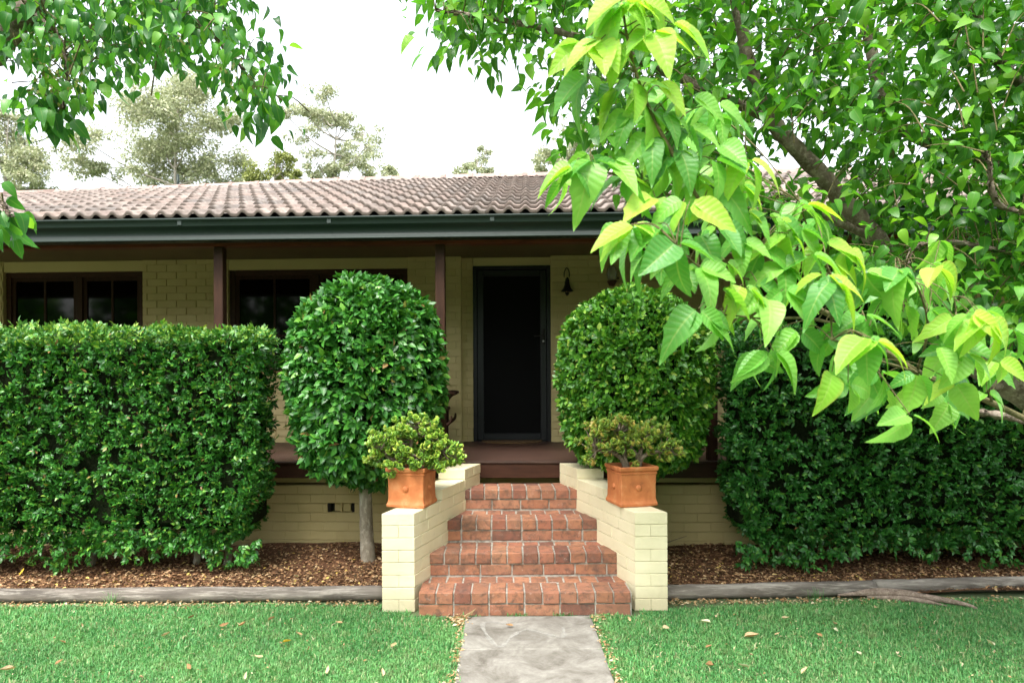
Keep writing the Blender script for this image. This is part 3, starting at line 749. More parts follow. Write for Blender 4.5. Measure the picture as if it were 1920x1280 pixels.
# foundation wall with a vent
fz = [(.63-C0*i) for i in range(0, 9)]
FW = hb(MB().box(WX0, -1.68, 6.361, 6.58, -.1, .628).box(-1.425, WX1, 6.361, 6.58, -.1, .628).box(-1.68, -1.425, 6.361, 6.58, -.1, .372).box(-1.68, -1.425, 6.361, 6.58, .458, .628).box(-1.68, -1.425, 6.44, 6.58, .372, .458), 'foundation_wall', M_housecream)
fb = 0; rest = MB(); fm = {}
for i in range(8):
    z1 = .628-C0*i; z0 = z1-C0; x = -7.0-(.12 if i % 2 else 0)
    while x < 7:
        xa, xb = x, x+.24
        segs = [(xa, xb)]
        if i == 2: segs = [s_ for s_ in ((xa, min(xb, -1.68)), (max(xa, -1.425), xb)) if s_[1]-s_[0] > .03]
        for xa, xb in segs:
            px = 947+200*(xa+xb)/2; l = round(xb-xa-.004, 2)
            if 470 < px < 760 or 1200 < px < 1400:
                if l not in fm: fm[l] = MB().box(-l/2, l/2, -.012, .02, -.0405, .0405, .003).mesh('brick', M_housecream, False)
                inst('brick', fm[l], HR @ Matrix.Translation(((xa+xb)/2, 6.362+random.gauss(0, .0003), (z0+z1)/2)), FW)
            else: rest.box((xa+xb)/2-l/2, (xa+xb)/2+l/2, 6.348, 6.38, z0+.003, z1-.003, .003)
        x += .24
o = hb(rest, 'brickwork', M_housecream, FW); o['kind'] = 'stuff'
vt = MB().box(-1.625, -1.553, 6.40, 6.45, .374, .456, .003).box(-1.55, -1.47, 6.395, 6.45, .374, .456, .003).box(-1.56, -1.545, 6.36, 6.45, .373, .457, .002)
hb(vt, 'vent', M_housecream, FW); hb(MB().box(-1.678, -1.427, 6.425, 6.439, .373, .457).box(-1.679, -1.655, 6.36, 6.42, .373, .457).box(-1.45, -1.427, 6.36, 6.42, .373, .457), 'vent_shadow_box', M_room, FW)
hb(MB().box(WX0, WX1, 6.39, 6.60, .645, .715, .003), 'wall_plate', M_creamboard)
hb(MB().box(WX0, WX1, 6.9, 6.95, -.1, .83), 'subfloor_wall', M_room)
# gutter and fascia
ge = 8.8
prof = [(6.10, 3.058), (6.006, 3.06), (5.996, 3.066), (5.988, 3.060), (5.990, 3.046), (6.004, 3.040), (6.005, 3.000), (6.010, 2.992), (6.030, 2.978), (6.052, 2.955), (6.060, 2.925), (6.052, 2.903), (6.036, 2.888), (6.028, 2.876), (6.036, 2.869), (6.05, 2.868), (6.12, 2.868), (6.12, 3.03), (6.10, 3.03)]
G_ = hb(MB().extrude_x(prof, -10.2, ge, 60), 'gutter', M_gutter, HOUSE, True)
for x in (-4.3, -2.9, -1.55, -.1, 1.9, 3.4): hb(MB().box(x-.018, x+.018, 5.999, 6.006, 3.003, 3.052, .001), 'bracket', m_noise('gutter_strap', [(.2, (.018, .03, .025)), (.8, (.027, .04, .034))], 9, .5, 20, .1, .002) if x == -4.3 else bpy.data.materials['gutter_strap'], G_)
hb(MB().box(-10.2, ge, 6.122, 6.15, 2.87, 3.08), 'fascia', M_gutter)
hb(MB().box(-10.2, ge, 6.15, 6.42, 3.07, 3.09), 'eave_lining', M_ceiling)
# roof
TP = .366; EY, EZ = 6.03, 3.075; RY = 10.14; SL = math.atan(TP); RX0, RX1 = -6.9, 8.6
nrow = 12; gauge = (RY-EY)/nrow
def sag(x, t):  # an old ridge, a little low at its left end
    return -t*(.020*max(0, -x-.5)**1.25*.75)+.004*math.sin(x*1.7)
rb = MB(); nX = 40
Vr = [];
for j in (0, 1):
    for i in range(nX+1):
        x = (RX0-(0 if j else 4.1))+(RX1-RX0+(0 if j else 4.1))*i/nX
        yv = EY+.03 if j == 0 else RY; Vr.append((x, yv, EZ-.02+(yv-EY)*TP+sag(x, j)))
rb.add(Vr, [[i, i+1, nX+1+i+1, nX+1+i] for i in range(nX)])
# far slope and left hip slope close the roof
a0 = (RX0, RY, EZ-.02+(RY-EY)*TP+sag(RX0, 1)); b0 = (RX1, RY, EZ-.02+(RY-EY)*TP)
rb.add([a0, b0, (RX1, 14.2, EZ), (RX0-4.1, 14.2, EZ), (RX0-4.1, EY, EZ-.02)], [[0, 1, 2, 3], [0, 3, 4]])
ROOF = hb(rb, 'roof', M_tileedge)
TW = .296
def tile_mesh():
    V = []; F = []; nxs = 16; L_ = (gauge/math.cos(SL))+.045
    for j, (yy_, zl) in enumerate(((0, .042), (.010, .050), (L_*.5, .034), (L_, .012))):
        for i in range(nxs+1):
            u = i/nxs; ph = u*4*math.pi
            h = .031*(max(0, math.sin(ph-.5))**.8*1.0) - .004*math.sin(ph*1+2.2)
            V.append((u*TW-.002, yy_, zl+h))
    k = nxs+1
    for j in range(3):
        for i in range(nxs): F.append([j*k+i, j*k+i+1, (j+1)*k+i+1, (j+1)*k+i])
    o_ = len(V)
    for i in range(k): V.append((V[i][0], .001, V[i][2]-.024))
    for i in range(nxs): F.append([o_+i, o_+i+1, i+1, i])
    ed = [(4, .0)]
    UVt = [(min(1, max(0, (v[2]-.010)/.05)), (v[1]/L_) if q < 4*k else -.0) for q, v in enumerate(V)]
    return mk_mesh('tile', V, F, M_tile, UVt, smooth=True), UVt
tm, tuv = tile_mesh(); tl = []
for r_ in range(nrow):
    y0 = EY-.03+r_*gauge
    x = -11.4
    while x < RX1:
        if x > RX0-(RY-y0)*.985 and x < 7.6: tl.append((r_, x+random.gauss(0, .002), y0+random.gauss(0, .003)))
        x += TW
def tkey(t_): 
    px = 947+1280*(t_[1]+.15)/t_[2]; return (0 if -20 < px < 1560 else 1, t_[0], abs(t_[1]))
tl.sort(key=tkey); tv = np.array([v.co[:] for v in tm.vertices]); VV = []; FF = []; off = 0
tf = [list(p.vertices) for p in tm.polygons]
for i, (r_, x, y_) in enumerate(tl):
    z = EZ-.012+(y_-EY)*TP+sag(x, (y_-EY)/(RY-EY))
    M_ = Matrix.Translation((x, y_, z)) @ Matrix.Rotation(SL+random.gauss(0, .004), 4, 'X') @ Matrix.Rotation(random.gauss(0, .006), 4, 'Y')
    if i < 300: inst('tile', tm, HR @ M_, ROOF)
    else:
        m3 = np.array(M_)[:3]; VV.append(tv @ m3[:, :3].T+m3[:, 3]); FF += [[a__+off for a__ in f] for f in tf]; off += len(tv)
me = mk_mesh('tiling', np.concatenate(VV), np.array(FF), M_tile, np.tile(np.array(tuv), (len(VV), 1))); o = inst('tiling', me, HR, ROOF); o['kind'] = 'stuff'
rp = [(-.15, -.035), (-.12, -.005), (-.075, .04), (0, .062), (.075, .04), (.12, -.005), (.15, -.035)]
x = RX0-.1
while x < 7.9:
    h = sag(x, 1); c_ = MB().extrude_x([(RY+p, EZ+(RY-EY)*TP+.02+q) for p, q in rp], x, x+.40)
    c_.extrude_x([(RY+p*1.06, EZ+(RY-EY)*TP+.028+q) for p, q in rp], x+.34, x+.405)
    c_.v = [(a_, b_, z_+sag(a_, 1)+random.gauss(0, .0012)) for a_, b_, z_ in c_.v]
    hb(c_, 'ridge_cap', M_ridge, ROOF, True); x += .40
for k in range(9):   # hip capping at the left end
    t0, t1 = k*.42, k*.42+.45
    p0 = Vector((RX0-t0, RY-t0, EZ+(RY-t0-EY)*TP+.03+sag(RX0, 1)*(1-t0/4.1))); p1 = Vector((RX0-t1, RY-t1, EZ+(RY-t1-EY)*TP+.03+sag(RX0, 1)*(1-t1/4.1)))
    hb(MB().tube([p0, p1], [.06, .065], 10), 'hip_cap', M_ridge, ROOF, True)
hb(MB().tube([(-5.15, 10.3, 4.5), (-5.15, 10.3, 4.76)], .022, 8), 'vent_pipe', M_gutter, ROOF, True)

# things on the veranda
T = thing('door_mat', 'brown coir mat lying in front of the dark screen door', 'door mat', (.08, 7.9, ZD+.018))
def half_round():
    pts = [(.08+.36*math.cos(t_), 8.10-.30*math.sin(t_)) for t_ in np.linspace(0, math.pi, 15)]
    return pts[::-1]
p_ = half_round(); MB().prism(p_, ZD+.018, ZD+.034, .003).build('mat_pile', M_mat, T)
BX, BY = .73, YW-.03
T = thing('door_bell', 'black iron bell hanging on the cream wall right of the door', 'bell', (BX, BY, 2.60))
br = MB(); br.tube(spline([(BX-.03, BY+.012, 2.78), (BX-.028, BY-.01, 2.86), (BX, BY-.02, 2.905), (BX+.028, BY-.01, 2.86), (BX+.03, BY+.012, 2.78)], 5), .006, 6); br.box(BX-.03, BX+.03, BY+.012, BY+.02, 2.72, 2.80); br.build('bracket', M_iron, T, True)
MB().lathe([(.004, .20), (.020, .195), (.024, .17), (.030, .13), (.045, .085), (.068, .055), (.074, .048), (.070, .046), (.04, .08), (.01, .16)], 18, (BX, BY-.06, 2.58)).build('bell_cup', M_iron, T, True)
cl = MB(); cl.lathe([(.0005, .035), (.014, .028), (.020, .012), (.014, -.004), (.0005, -.012)], 12, (BX, BY-.06, 2.585)); cl.tube([(BX-.02, BY-.06, 2.64), (BX-.02, BY-.06, 2.60), (BX+.02, BY-.06, 2.60), (BX+.02, BY-.06, 2.64)], .005, 6); cl.tube([(BX, BY-.06, 2.77), (BX, BY-.03, 2.79), (BX, BY+.01, 2.79)], .006, 6)
cl.build('clapper', M_iron, T, True)
LX = 1.25
T = thing('wall_lamp', 'glass shaded wall lamp on the cream wall above the right clipped ball tree', 'wall lamp', (LX, YW-.03, 2.65))
MB().lathe([(.035, 0), (.060, .03), (.066, .09), (.055, .15), (.025, .18), (.001, .185)], 16, (LX, YW-.10, 2.745)).build('lamp_shade', M_lampglass, T, True)
b_ = MB(); b_.lathe([(.001, -.06), (.03, -.055), (.045, -.02), (.062, 0), (.04, .006)], 16, (LX, YW-.10, 2.742)); b_.tube([(LX, YW-.10, 2.70), (LX+.02, YW-.05, 2.69), (LX+.06, YW-.04, 2.78), (LX+.06, YW-.01, 2.78)], .009, 8); b_.lathe([(.04, 0), (.04, .03)], 12, (LX+.06, YW-.03, 2.765))
b_.build('lamp_bracket', m_noise('aged_bronze', [(.2, (.05, .02, .012)), (.8, (.10, .045, .025))], 12, .5, 30, .1, .002), T, True)
# timber armchair left of the door
CX, CY = -.86, 7.45; z0 = ZD+.017
T = thing('armchair', 'dark timber armchair with scrolled arms behind the veranda post', 'chair', (CX, CY, z0))
MB().box(CX-.26, CX+.24, CY-.27, CY+.27, z0+.40, z0+.44, .01).build('seat', M_post, T)
MB().box(CX-.30, CX-.26, CY-.27, CY+.27, z0+.44, z0+1.0, .01).build('backrest', M_post, T)
for s_ in (-1, 1):
    a_ = MB(); yy = CY+s_*.29
    pts = spline([(CX-.28, yy, z0+.60), (CX-.1, yy, z0+.585), (CX+.12, yy, z0+.60), (CX+.27, yy, z0+.605), (CX+.335, yy, z0+.595)], 5)
    for p0, p1 in zip(pts[:-1], pts[1:]): a_.box(p0.x, p1.x, yy-.035, yy+.035, p0.z-.012, p0.z+.014)
    a_.tube(spline([(CX+.32, yy, z0+.588), (CX+.25, yy, z0+.565), (CX+.20, yy, z0+.50), (CX+.19, yy, z0+.40)], 5), [.012, .022, .024, .02], 8)
    a_.build('arm', M_post, T, False)
    MB().tube(spline([(CX+.20, yy, z0+.42), (CX+.20, yy, z0+.30), (CX+.23, yy, z0+.26), (CX+.285, yy, z0+.30), (CX+.295, yy, z0+.36)], 5), [.022, .02, .018, .016, .010], 8).build('scroll', M_post, T, True)
    MB().box(CX+.18, CX+.215, yy-.018, yy+.018, z0, z0+.42).build('leg', M_post, T); MB().box(CX-.28, CX-.245, yy-.018, yy+.018, z0, z0+.60).build('leg', M_post, T)

# ------------------------------------------------------------------ garden edge logs, root
def log(label, pts, rad, seed):
    r = random.Random(seed); sp_ = spline(pts, 14); rr = [rad*(1+.05*math.sin(i*.35+seed)+r.uniform(-.02, .02)) for i in range(len(sp_))]
    V_, F_ = tube(sp_, rr, 14)
    mb = MB().add(V_, F_); mb.v = [(x+r.uniform(-.001, .001), y+r.uniform(-.0015, .0015), z+r.uniform(-.0015, .0015)) for x, y, z in mb.v]
    o = mb.build('garden_log', M_log, None, True); tag(o, label, 'log', 'round logs edging the mulch beds'); return o
log('long grey weathered log edging the mulch bed left of the steps', [(-.885, 4.99, .058), (-2.0, 5.0, .055), (-3.2, 5.0, .052), (-4.6, 5.01, .052)], .052, 1)
log('dark-ended grey log edging the bed just right of the steps', [(1.125, 4.995, .052), (1.9, 5.02, .056), (2.72, 5.06, .060)], .053, 2)
log('pale grey log edging the bed at the far right of the lawn', [(2.735, 5.07, .062), (3.6, 5.11, .064), (5.2, 5.16, .064)], .052, 3)
rt = MB(); 
for pts, rad in (([(2.42, 4.98, .03), (2.62, 4.97, .045), (2.85, 4.93, .05), (3.05, 4.84, .045), (3.22, 4.76, .025), (3.3, 4.72, -.01)], [.008, .02, .026, .022, .014, .005]),
                 ([(2.62, 4.96, .02), (2.80, 4.90, .03), (2.95, 4.84, .03), (3.10, 4.78, .01)], [.01, .02, .018, .005]), ([(2.5, 5.0, .03), (2.7, 5.0, .06), (2.95, 4.97, .05), (3.1, 4.9, .02)], [.006, .014, .012, .005])):
    rt.tube(spline(pts, 6), rad, 9)
tag(rt.build('tree_root', barkmat('root_bark', (.09, .06, .045), (.22, .165, .125), (.36, .29, .23), 14), None, True), 'gnarled pale tree root surfacing in the lawn beside the right log', 'tree root')

# ------------------------------------------------------------------ hedges
def wob(p, s_=1.0):
    x, y, z = p[:, 0], p[:, 1], p[:, 2]
    return s_*(.5*np.sin(x*5.1+z*2.3)+.3*np.sin(z*7.3-x*3.7+1)+.35*np.sin(x*11.3+z*9.1)+.25*np.sin(z*17-x*13.7))
def box_surface(x0, x1, y0, y1, z0, z1, n, endx):
    """n samples on front, top and the end facing the steps of a clipped hedge; rounded edges"""
    A = np.array([(x1-x0)*(z1-z0), (x1-x0)*(y1-y0)*.9, (y1-y0)*(z1-z0), (x1-x0)*.25]); A /= A.sum()
    k = rng.choice(4, n, p=A); u, v = rng.random(n), rng.random(n)
    p = np.zeros((n, 3)); q = np.zeros((n, 3))
    f = k == 0; p[f] = np.stack([x0+u[f]*(x1-x0), np.full(f.sum(), y0), z0+v[f]*(z1-z0)], 1); q[f] = (0, -1, .05)
    f = k == 1; p[f] = np.stack([x0+u[f]*(x1-x0), y0+v[f]*(y1-y0), np.full(f.sum(), z1)], 1); q[f] = (0, -.1, 1)
    f = k == 2; p[f] = np.stack([np.full(f.sum(), endx), y0+u[f]*(y1-y0), z0+v[f]*(z1-z0)], 1); q[f] = (np.sign(endx-(x0+x1)/2), 0, 0)
    f = k == 3; p[f] = np.stack([x0+u[f]*(x1-x0), y0+v[f]*.25, np.full(f.sum(), z0)], 1); q[f] = (0, -.6, -.5)
    return p, nrm(q), k
def hedge(label, x0, x1, y0, y1, z0, z1, endx, mats, n, L, seedx, trunks, hang=.12):
    T = thing('hedge', label, 'hedge', ((x0+x1)/2, (y0+y1)/2, bedz((x0+x1)/2, 5.6)), 0, 'clipped hedges either side of the steps')
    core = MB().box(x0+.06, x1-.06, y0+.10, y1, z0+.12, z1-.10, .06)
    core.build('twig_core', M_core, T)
    tr = MB()
    for x in trunks:
        yb = y0+.38; tr = MB().tube(spline([(x, yb, .02), (x+.03, yb, .2), (x-.02, yb+.03, .6)], 5), [.035, .028, .022], 8); tr.build('trunk', M_trunk, T, True)
    p, q, k = box_surface(x0, x1, y0, y1, z0, z1, n, endx)
    dep = rng.choice([0, 0, -.05, -.10], n)+wob(p, .022)
    thin = np.sin(p[:, 0]*7.3+p[:, 2]*5.1)*np.sin(p[:, 2]*8.7-p[:, 0]*4.3+1)+.5*np.sin(p[:, 0]*17+p[:, 2]*13)
    kp = (thin > -.75) | (rng.random(n) < .45); p, q, k, dep = p[kp], q[kp], k[kp], dep[kp]*1.0+.018*thin[kp]
    p = p+q*dep[:, None]
    corner = np.clip(((z0+.35)-p[:, 2])/.35, 0, 1)       # bottom edge tucks in
    p[:, 1] += corner**2*.10
    ex = np.sign(endx-(x0+x1)/2)
    tuck = np.clip(.28-np.abs(p[:, 0]-endx), 0, 1)/.28*np.clip((z0+.6-p[:, 2])/.6, 0, 1)
    p[:, 0] -= ex*tuck*.12; p[:, 2] += tuck*.10
    # drooping lower fringe
    P_, Rm, S_, O_ = sprays(p, q, 7, L, .40, .15)
    top = (P_[:, 2] > z1-.09)
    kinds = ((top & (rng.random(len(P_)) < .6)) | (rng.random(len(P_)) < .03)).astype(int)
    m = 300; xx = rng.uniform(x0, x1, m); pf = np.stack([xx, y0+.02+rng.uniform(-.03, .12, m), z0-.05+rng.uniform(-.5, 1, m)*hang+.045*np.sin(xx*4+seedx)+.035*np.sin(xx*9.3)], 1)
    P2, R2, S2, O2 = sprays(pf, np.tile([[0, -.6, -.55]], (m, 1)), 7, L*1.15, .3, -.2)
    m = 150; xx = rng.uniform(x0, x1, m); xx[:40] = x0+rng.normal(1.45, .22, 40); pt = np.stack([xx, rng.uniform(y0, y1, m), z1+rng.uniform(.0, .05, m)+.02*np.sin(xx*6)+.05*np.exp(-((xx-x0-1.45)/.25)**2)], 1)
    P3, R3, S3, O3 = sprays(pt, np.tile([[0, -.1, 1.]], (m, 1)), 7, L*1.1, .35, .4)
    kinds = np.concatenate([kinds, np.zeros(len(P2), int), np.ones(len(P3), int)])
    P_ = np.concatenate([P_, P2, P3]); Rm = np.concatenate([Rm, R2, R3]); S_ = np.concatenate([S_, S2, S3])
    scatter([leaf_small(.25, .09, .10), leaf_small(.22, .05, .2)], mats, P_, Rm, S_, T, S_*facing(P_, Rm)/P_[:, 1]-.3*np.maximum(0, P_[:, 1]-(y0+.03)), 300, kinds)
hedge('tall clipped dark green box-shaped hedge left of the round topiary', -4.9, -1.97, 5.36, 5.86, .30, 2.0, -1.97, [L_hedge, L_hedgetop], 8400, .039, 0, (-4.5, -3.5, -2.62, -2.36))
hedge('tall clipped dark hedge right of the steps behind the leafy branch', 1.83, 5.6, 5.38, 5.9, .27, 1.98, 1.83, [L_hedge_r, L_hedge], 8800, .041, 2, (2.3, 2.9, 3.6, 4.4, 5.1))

def topiary(label, c, zs, rs, yk, mat, n, L, tmpls, trunk, seed, jit, shoots=()):
    T = thing('topiary_tree', label, 'topiary tree', (c[0], c[1], bedz(*c)), 0, 'clipped topiary trees beside the steps')
    r = np.random.default_rng(seed)
    zs = np.array(zs); rs = np.array(rs)
    ds = np.sqrt(np.diff(zs)**2+np.diff(rs)**2)*(rs[1:]+rs[:-1]); 
    seg = r.choice(len(ds), n, p=ds/ds.sum()); t = r.random(n)
    z = zs[seg]+t*(zs[seg+1]-zs[seg]); rad = rs[seg]+t*(rs[seg+1]-rs[seg]); th = r.random(n)*2*math.pi
    front = (np.sin(th) > .55) & (r.random(n) < .75); th[front] *= -1
    dz = np.gradient(np.interp(np.linspace(zs[0], zs[-1], 60), zs, rs), (zs[-1]-zs[0])/59); sl_ = np.interp(z, np.linspace(zs[0], zs[-1], 60), dz)
    q = nrm(np.stack([np.cos(th), np.sin(th), -sl_], 1))
    p = np.stack([c[0]+rad*np.cos(th), c[1]+yk*rad*np.sin(th), z], 1)
    p += q*(r.choice([0, 0, -.05, -.1], n)+wob(p, .020))[:, None]
    ex = np.array([(c[0]+dx+r.normal(0, .03), c[1]-.12+r.normal(0, .05), zs[-1]-dzz+r.normal(0, .03)) for dx, dzz, m_ in shoots for _ in range(m_)]).reshape(-1, 3)
    p = np.concatenate([p, ex]); q = np.concatenate([q, np.tile([[0, -.2, 1.]], (len(ex), 1))])
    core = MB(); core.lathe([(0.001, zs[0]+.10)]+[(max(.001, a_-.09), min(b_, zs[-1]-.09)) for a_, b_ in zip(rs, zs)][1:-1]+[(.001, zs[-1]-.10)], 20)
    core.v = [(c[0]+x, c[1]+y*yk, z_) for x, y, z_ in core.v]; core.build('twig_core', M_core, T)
    V_ = MB().tube(spline(trunk, 8), [.066, .057, .054, .055, .056], 14)
    V_.v = [(x+r.normal(0, .0012), y+r.normal(0, .0012), z_) for x, y, z_ in V_.v]; V_.build('trunk', M_trunk, T, True)
    P_, Rm, S_, O_ = sprays(p, q, 5, L, .55, -.35, jit, .42)
    sc = S_*facing(P_, Rm)-.5*(P_[:, 1]-c[1])*.05
    scatter(tmpls, [mat], P_, Rm, S_, T, sc, 300)
topiary('glossy clipped topiary on a bare grey trunk left of the steps', (-1.18, 5.80), [.74, .88, 1.1, 1.4, 1.7, 1.95, 2.15, 2.32, 2.42, 2.47], [.10, .44, .57, .625, .635, .61, .555, .43, .27, .02], .86, L_top_l, 3500, .070,
        [leaf_small(.25, .07, .15), leaf_small(.28, .1, .08)], [(-1.17, 5.82, .02), (-1.185, 5.81, .3), (-1.19, 5.80, .6), (-1.20, 5.80, .9), (-1.2, 5.8, 1.2)], 3, .40, ((-.14, .0, 6), (.17, .06, 4), (-.3, .12, 3)))
topiary('pale green fine leaved clipped ball tree right of the door', (1.10, 5.80), [.82, .92, 1.1, 1.4, 1.7, 1.95, 2.12, 2.26, 2.34, 2.39], [.10, .44, .57, .63, .64, .60, .51, .36, .2, .02], .86, L_top_r, 5000, .052,
        [leaf_small(.30, .10, .08), leaf_small(.27, .12, .02)], [(1.12, 5.82, .02), (1.12, 5.81, .3), (1.11, 5.80, .6), (1.10, 5.80, .9), (1.1, 5.8, 1.2)], 4, .45)

# ------------------------------------------------------------------ big leafy tree on the right, near branch included
TREE = thing('shade_tree', 'large broad leaved tree reaching in from the right with bright young near leaves', 'tree', (3.75, 3.4, 0))
def limb(pts, rad, name='branch', mat=M_bark, sides=12, rough=.004, parent=TREE, k=8):
    sp_ = spline(pts, k); V_, F_ = tube(sp_, rad, sides); mb = MB().add(V_, F_)
    mb.v = [(x+random.gauss(0, rough), y+random.gauss(0, rough), z+random.gauss(0, rough)) for x, y, z in mb.v]
    mb.build(name, mat, parent, True); return sp_
LB = []
limb([(3.75, 3.4, -.05), (3.70, 3.4, .5), (3.60, 3.42, 1.0), (3.50, 3.45, 1.28)], [.20, .15, .13, .115], 'trunk')
LB += limb([(3.55, 3.44, 1.22), P(2060, 810, 3.45), P(1900, 728, 3.45), P(1800, 660, 3.5), P(1715, 565, 3.5), P(1640, 450, 3.5), P(1545, 335, 3.45), P(1448, 225, 3.4), P(1400, 90, 3.35), P(1370, -120, 3.3)], [.11, .085, .075, .075, .062, .05, .042, .036, .03, .02])
LB += limb([(3.60, 3.45, 1.2), P(2150, 500, 3.7), P(1900, 330, 3.8), P(1700, 250, 3.9), P(1655, 180, 3.9), P(1630, 60, 3.9), P(1600, -60, 3.9)], [.10, .06, .045, .035, .032, .03, .025], mat=M_bark)
LB += limb([P(2150, 500, 3.6), P(1990, 250, 3.5), P(1850, 80, 3.4), P(1828, -80, 3.3)], [.05, .035, .02, .015])
LB += limb([P(1448, 225, 3.4), P(1300, 160, 3.3), P(1150, 90, 3.1), P(960, 40, 3.0), P(820, 20, 2.9)], [.028, .022, .016, .010, .005])
LB += limb([P(1640, 450, 3.5), P(1500, 390, 3.3), P(1420, 380, 3.1)], [.02, .012, .006])
LB += limb([P(1905, 480, 3.2), P(1850, 470, 3.1), P(1790, 459, 3.0), P(1720, 465, 2.9), P(1700, 500, 2.85)], [.010, .010, .010, .008, .005])
LB += limb([P(1930, 405, 2.8), P(1880, 392, 2.75), P(1862, 365, 2.7), P(1858, 320, 2.65), P(1850, 290, 2.6)], [.008, .009, .009, .007, .004])
LB += limb([P(1930, 793, 2.8), P(1870, 782, 2.75), P(1800, 770, 2.6), P(1760, 750, 2.4)], [.018, .015, .010, .006])
MB().lathe([(.045, 0), (.04, .02), (.03, .03), (.001, .03)], 12).build('knot', M_bark, TREE, True).matrix_basis = MW[TREE] @ Matrix.Translation((0, 0, 0)) if False else Matrix.Translation(P(1863, 725, 3.40)) @ Matrix.Rotation(R(70), 4, 'X')
# near branch stems
NS = []
ns_pts = []
def nstem(pts, rad):
    sp_ = limb(pts, rad, 'branch', M_twig, 8, .0006, TREE, 6); NS.extend(sp_)
nstem([P(2000, 830, 2.7), P(1860, 760, 2.4), P(1720, 700, 2.1), P(1600, 620, 1.85), P(1470, 540, 1.65), P(1350, 430, 1.52), P(1272, 305, 1.45), P(1225, 215, 1.42), P(1190, 120, 1.40), P(1172, 20, 1.38), P(1168, -60, 1.36)], [.014, .011, .009, .0075, .0065, .0055, .0045, .0036, .003, .0022, .0012])
nstem([P(1350, 430, 1.52), P(1260, 370, 1.50), P(1180, 335, 1.46), P(1095, 315, 1.42)], [.004, .003, .0025, .0015])
nstem([P(1470, 540, 1.65), P(1380, 520, 1.5), P(1310, 500, 1.42), P(1270, 460, 1.36)], [.004, .003, .0022, .0015])
nstem([P(1600, 620, 1.85), P(1560, 520, 1.8), P(1520, 440, 1.75), P(1500, 380, 1.7)], [.004, .003, .0025, .0015])
nstem([P(1600, 620, 1.85), P(1520, 600, 1.6), P(1440, 600, 1.5), P(1340, 590, 1.42)], [.004, .003, .0022, .0015])
nstem([P(1720, 700, 2.1), P(1650, 680, 1.8), P(1600, 650, 1.55), P(1560, 640, 1.45)], [.004, .003, .0022, .0015])
nstem([P(1720, 700, 2.1), P(1740, 620, 1.9), P(1720, 540, 1.75), P(1680, 500, 1.7)], [.004, .003, .0022, .0015])
nstem([P(1860, 760, 2.4), P(1840, 680, 2.0), P(1800, 620, 1.8), P(1790, 560, 1.75)], [.004, .003, .0022, .0015])
NSa = np.array([list(p) for p in NS])
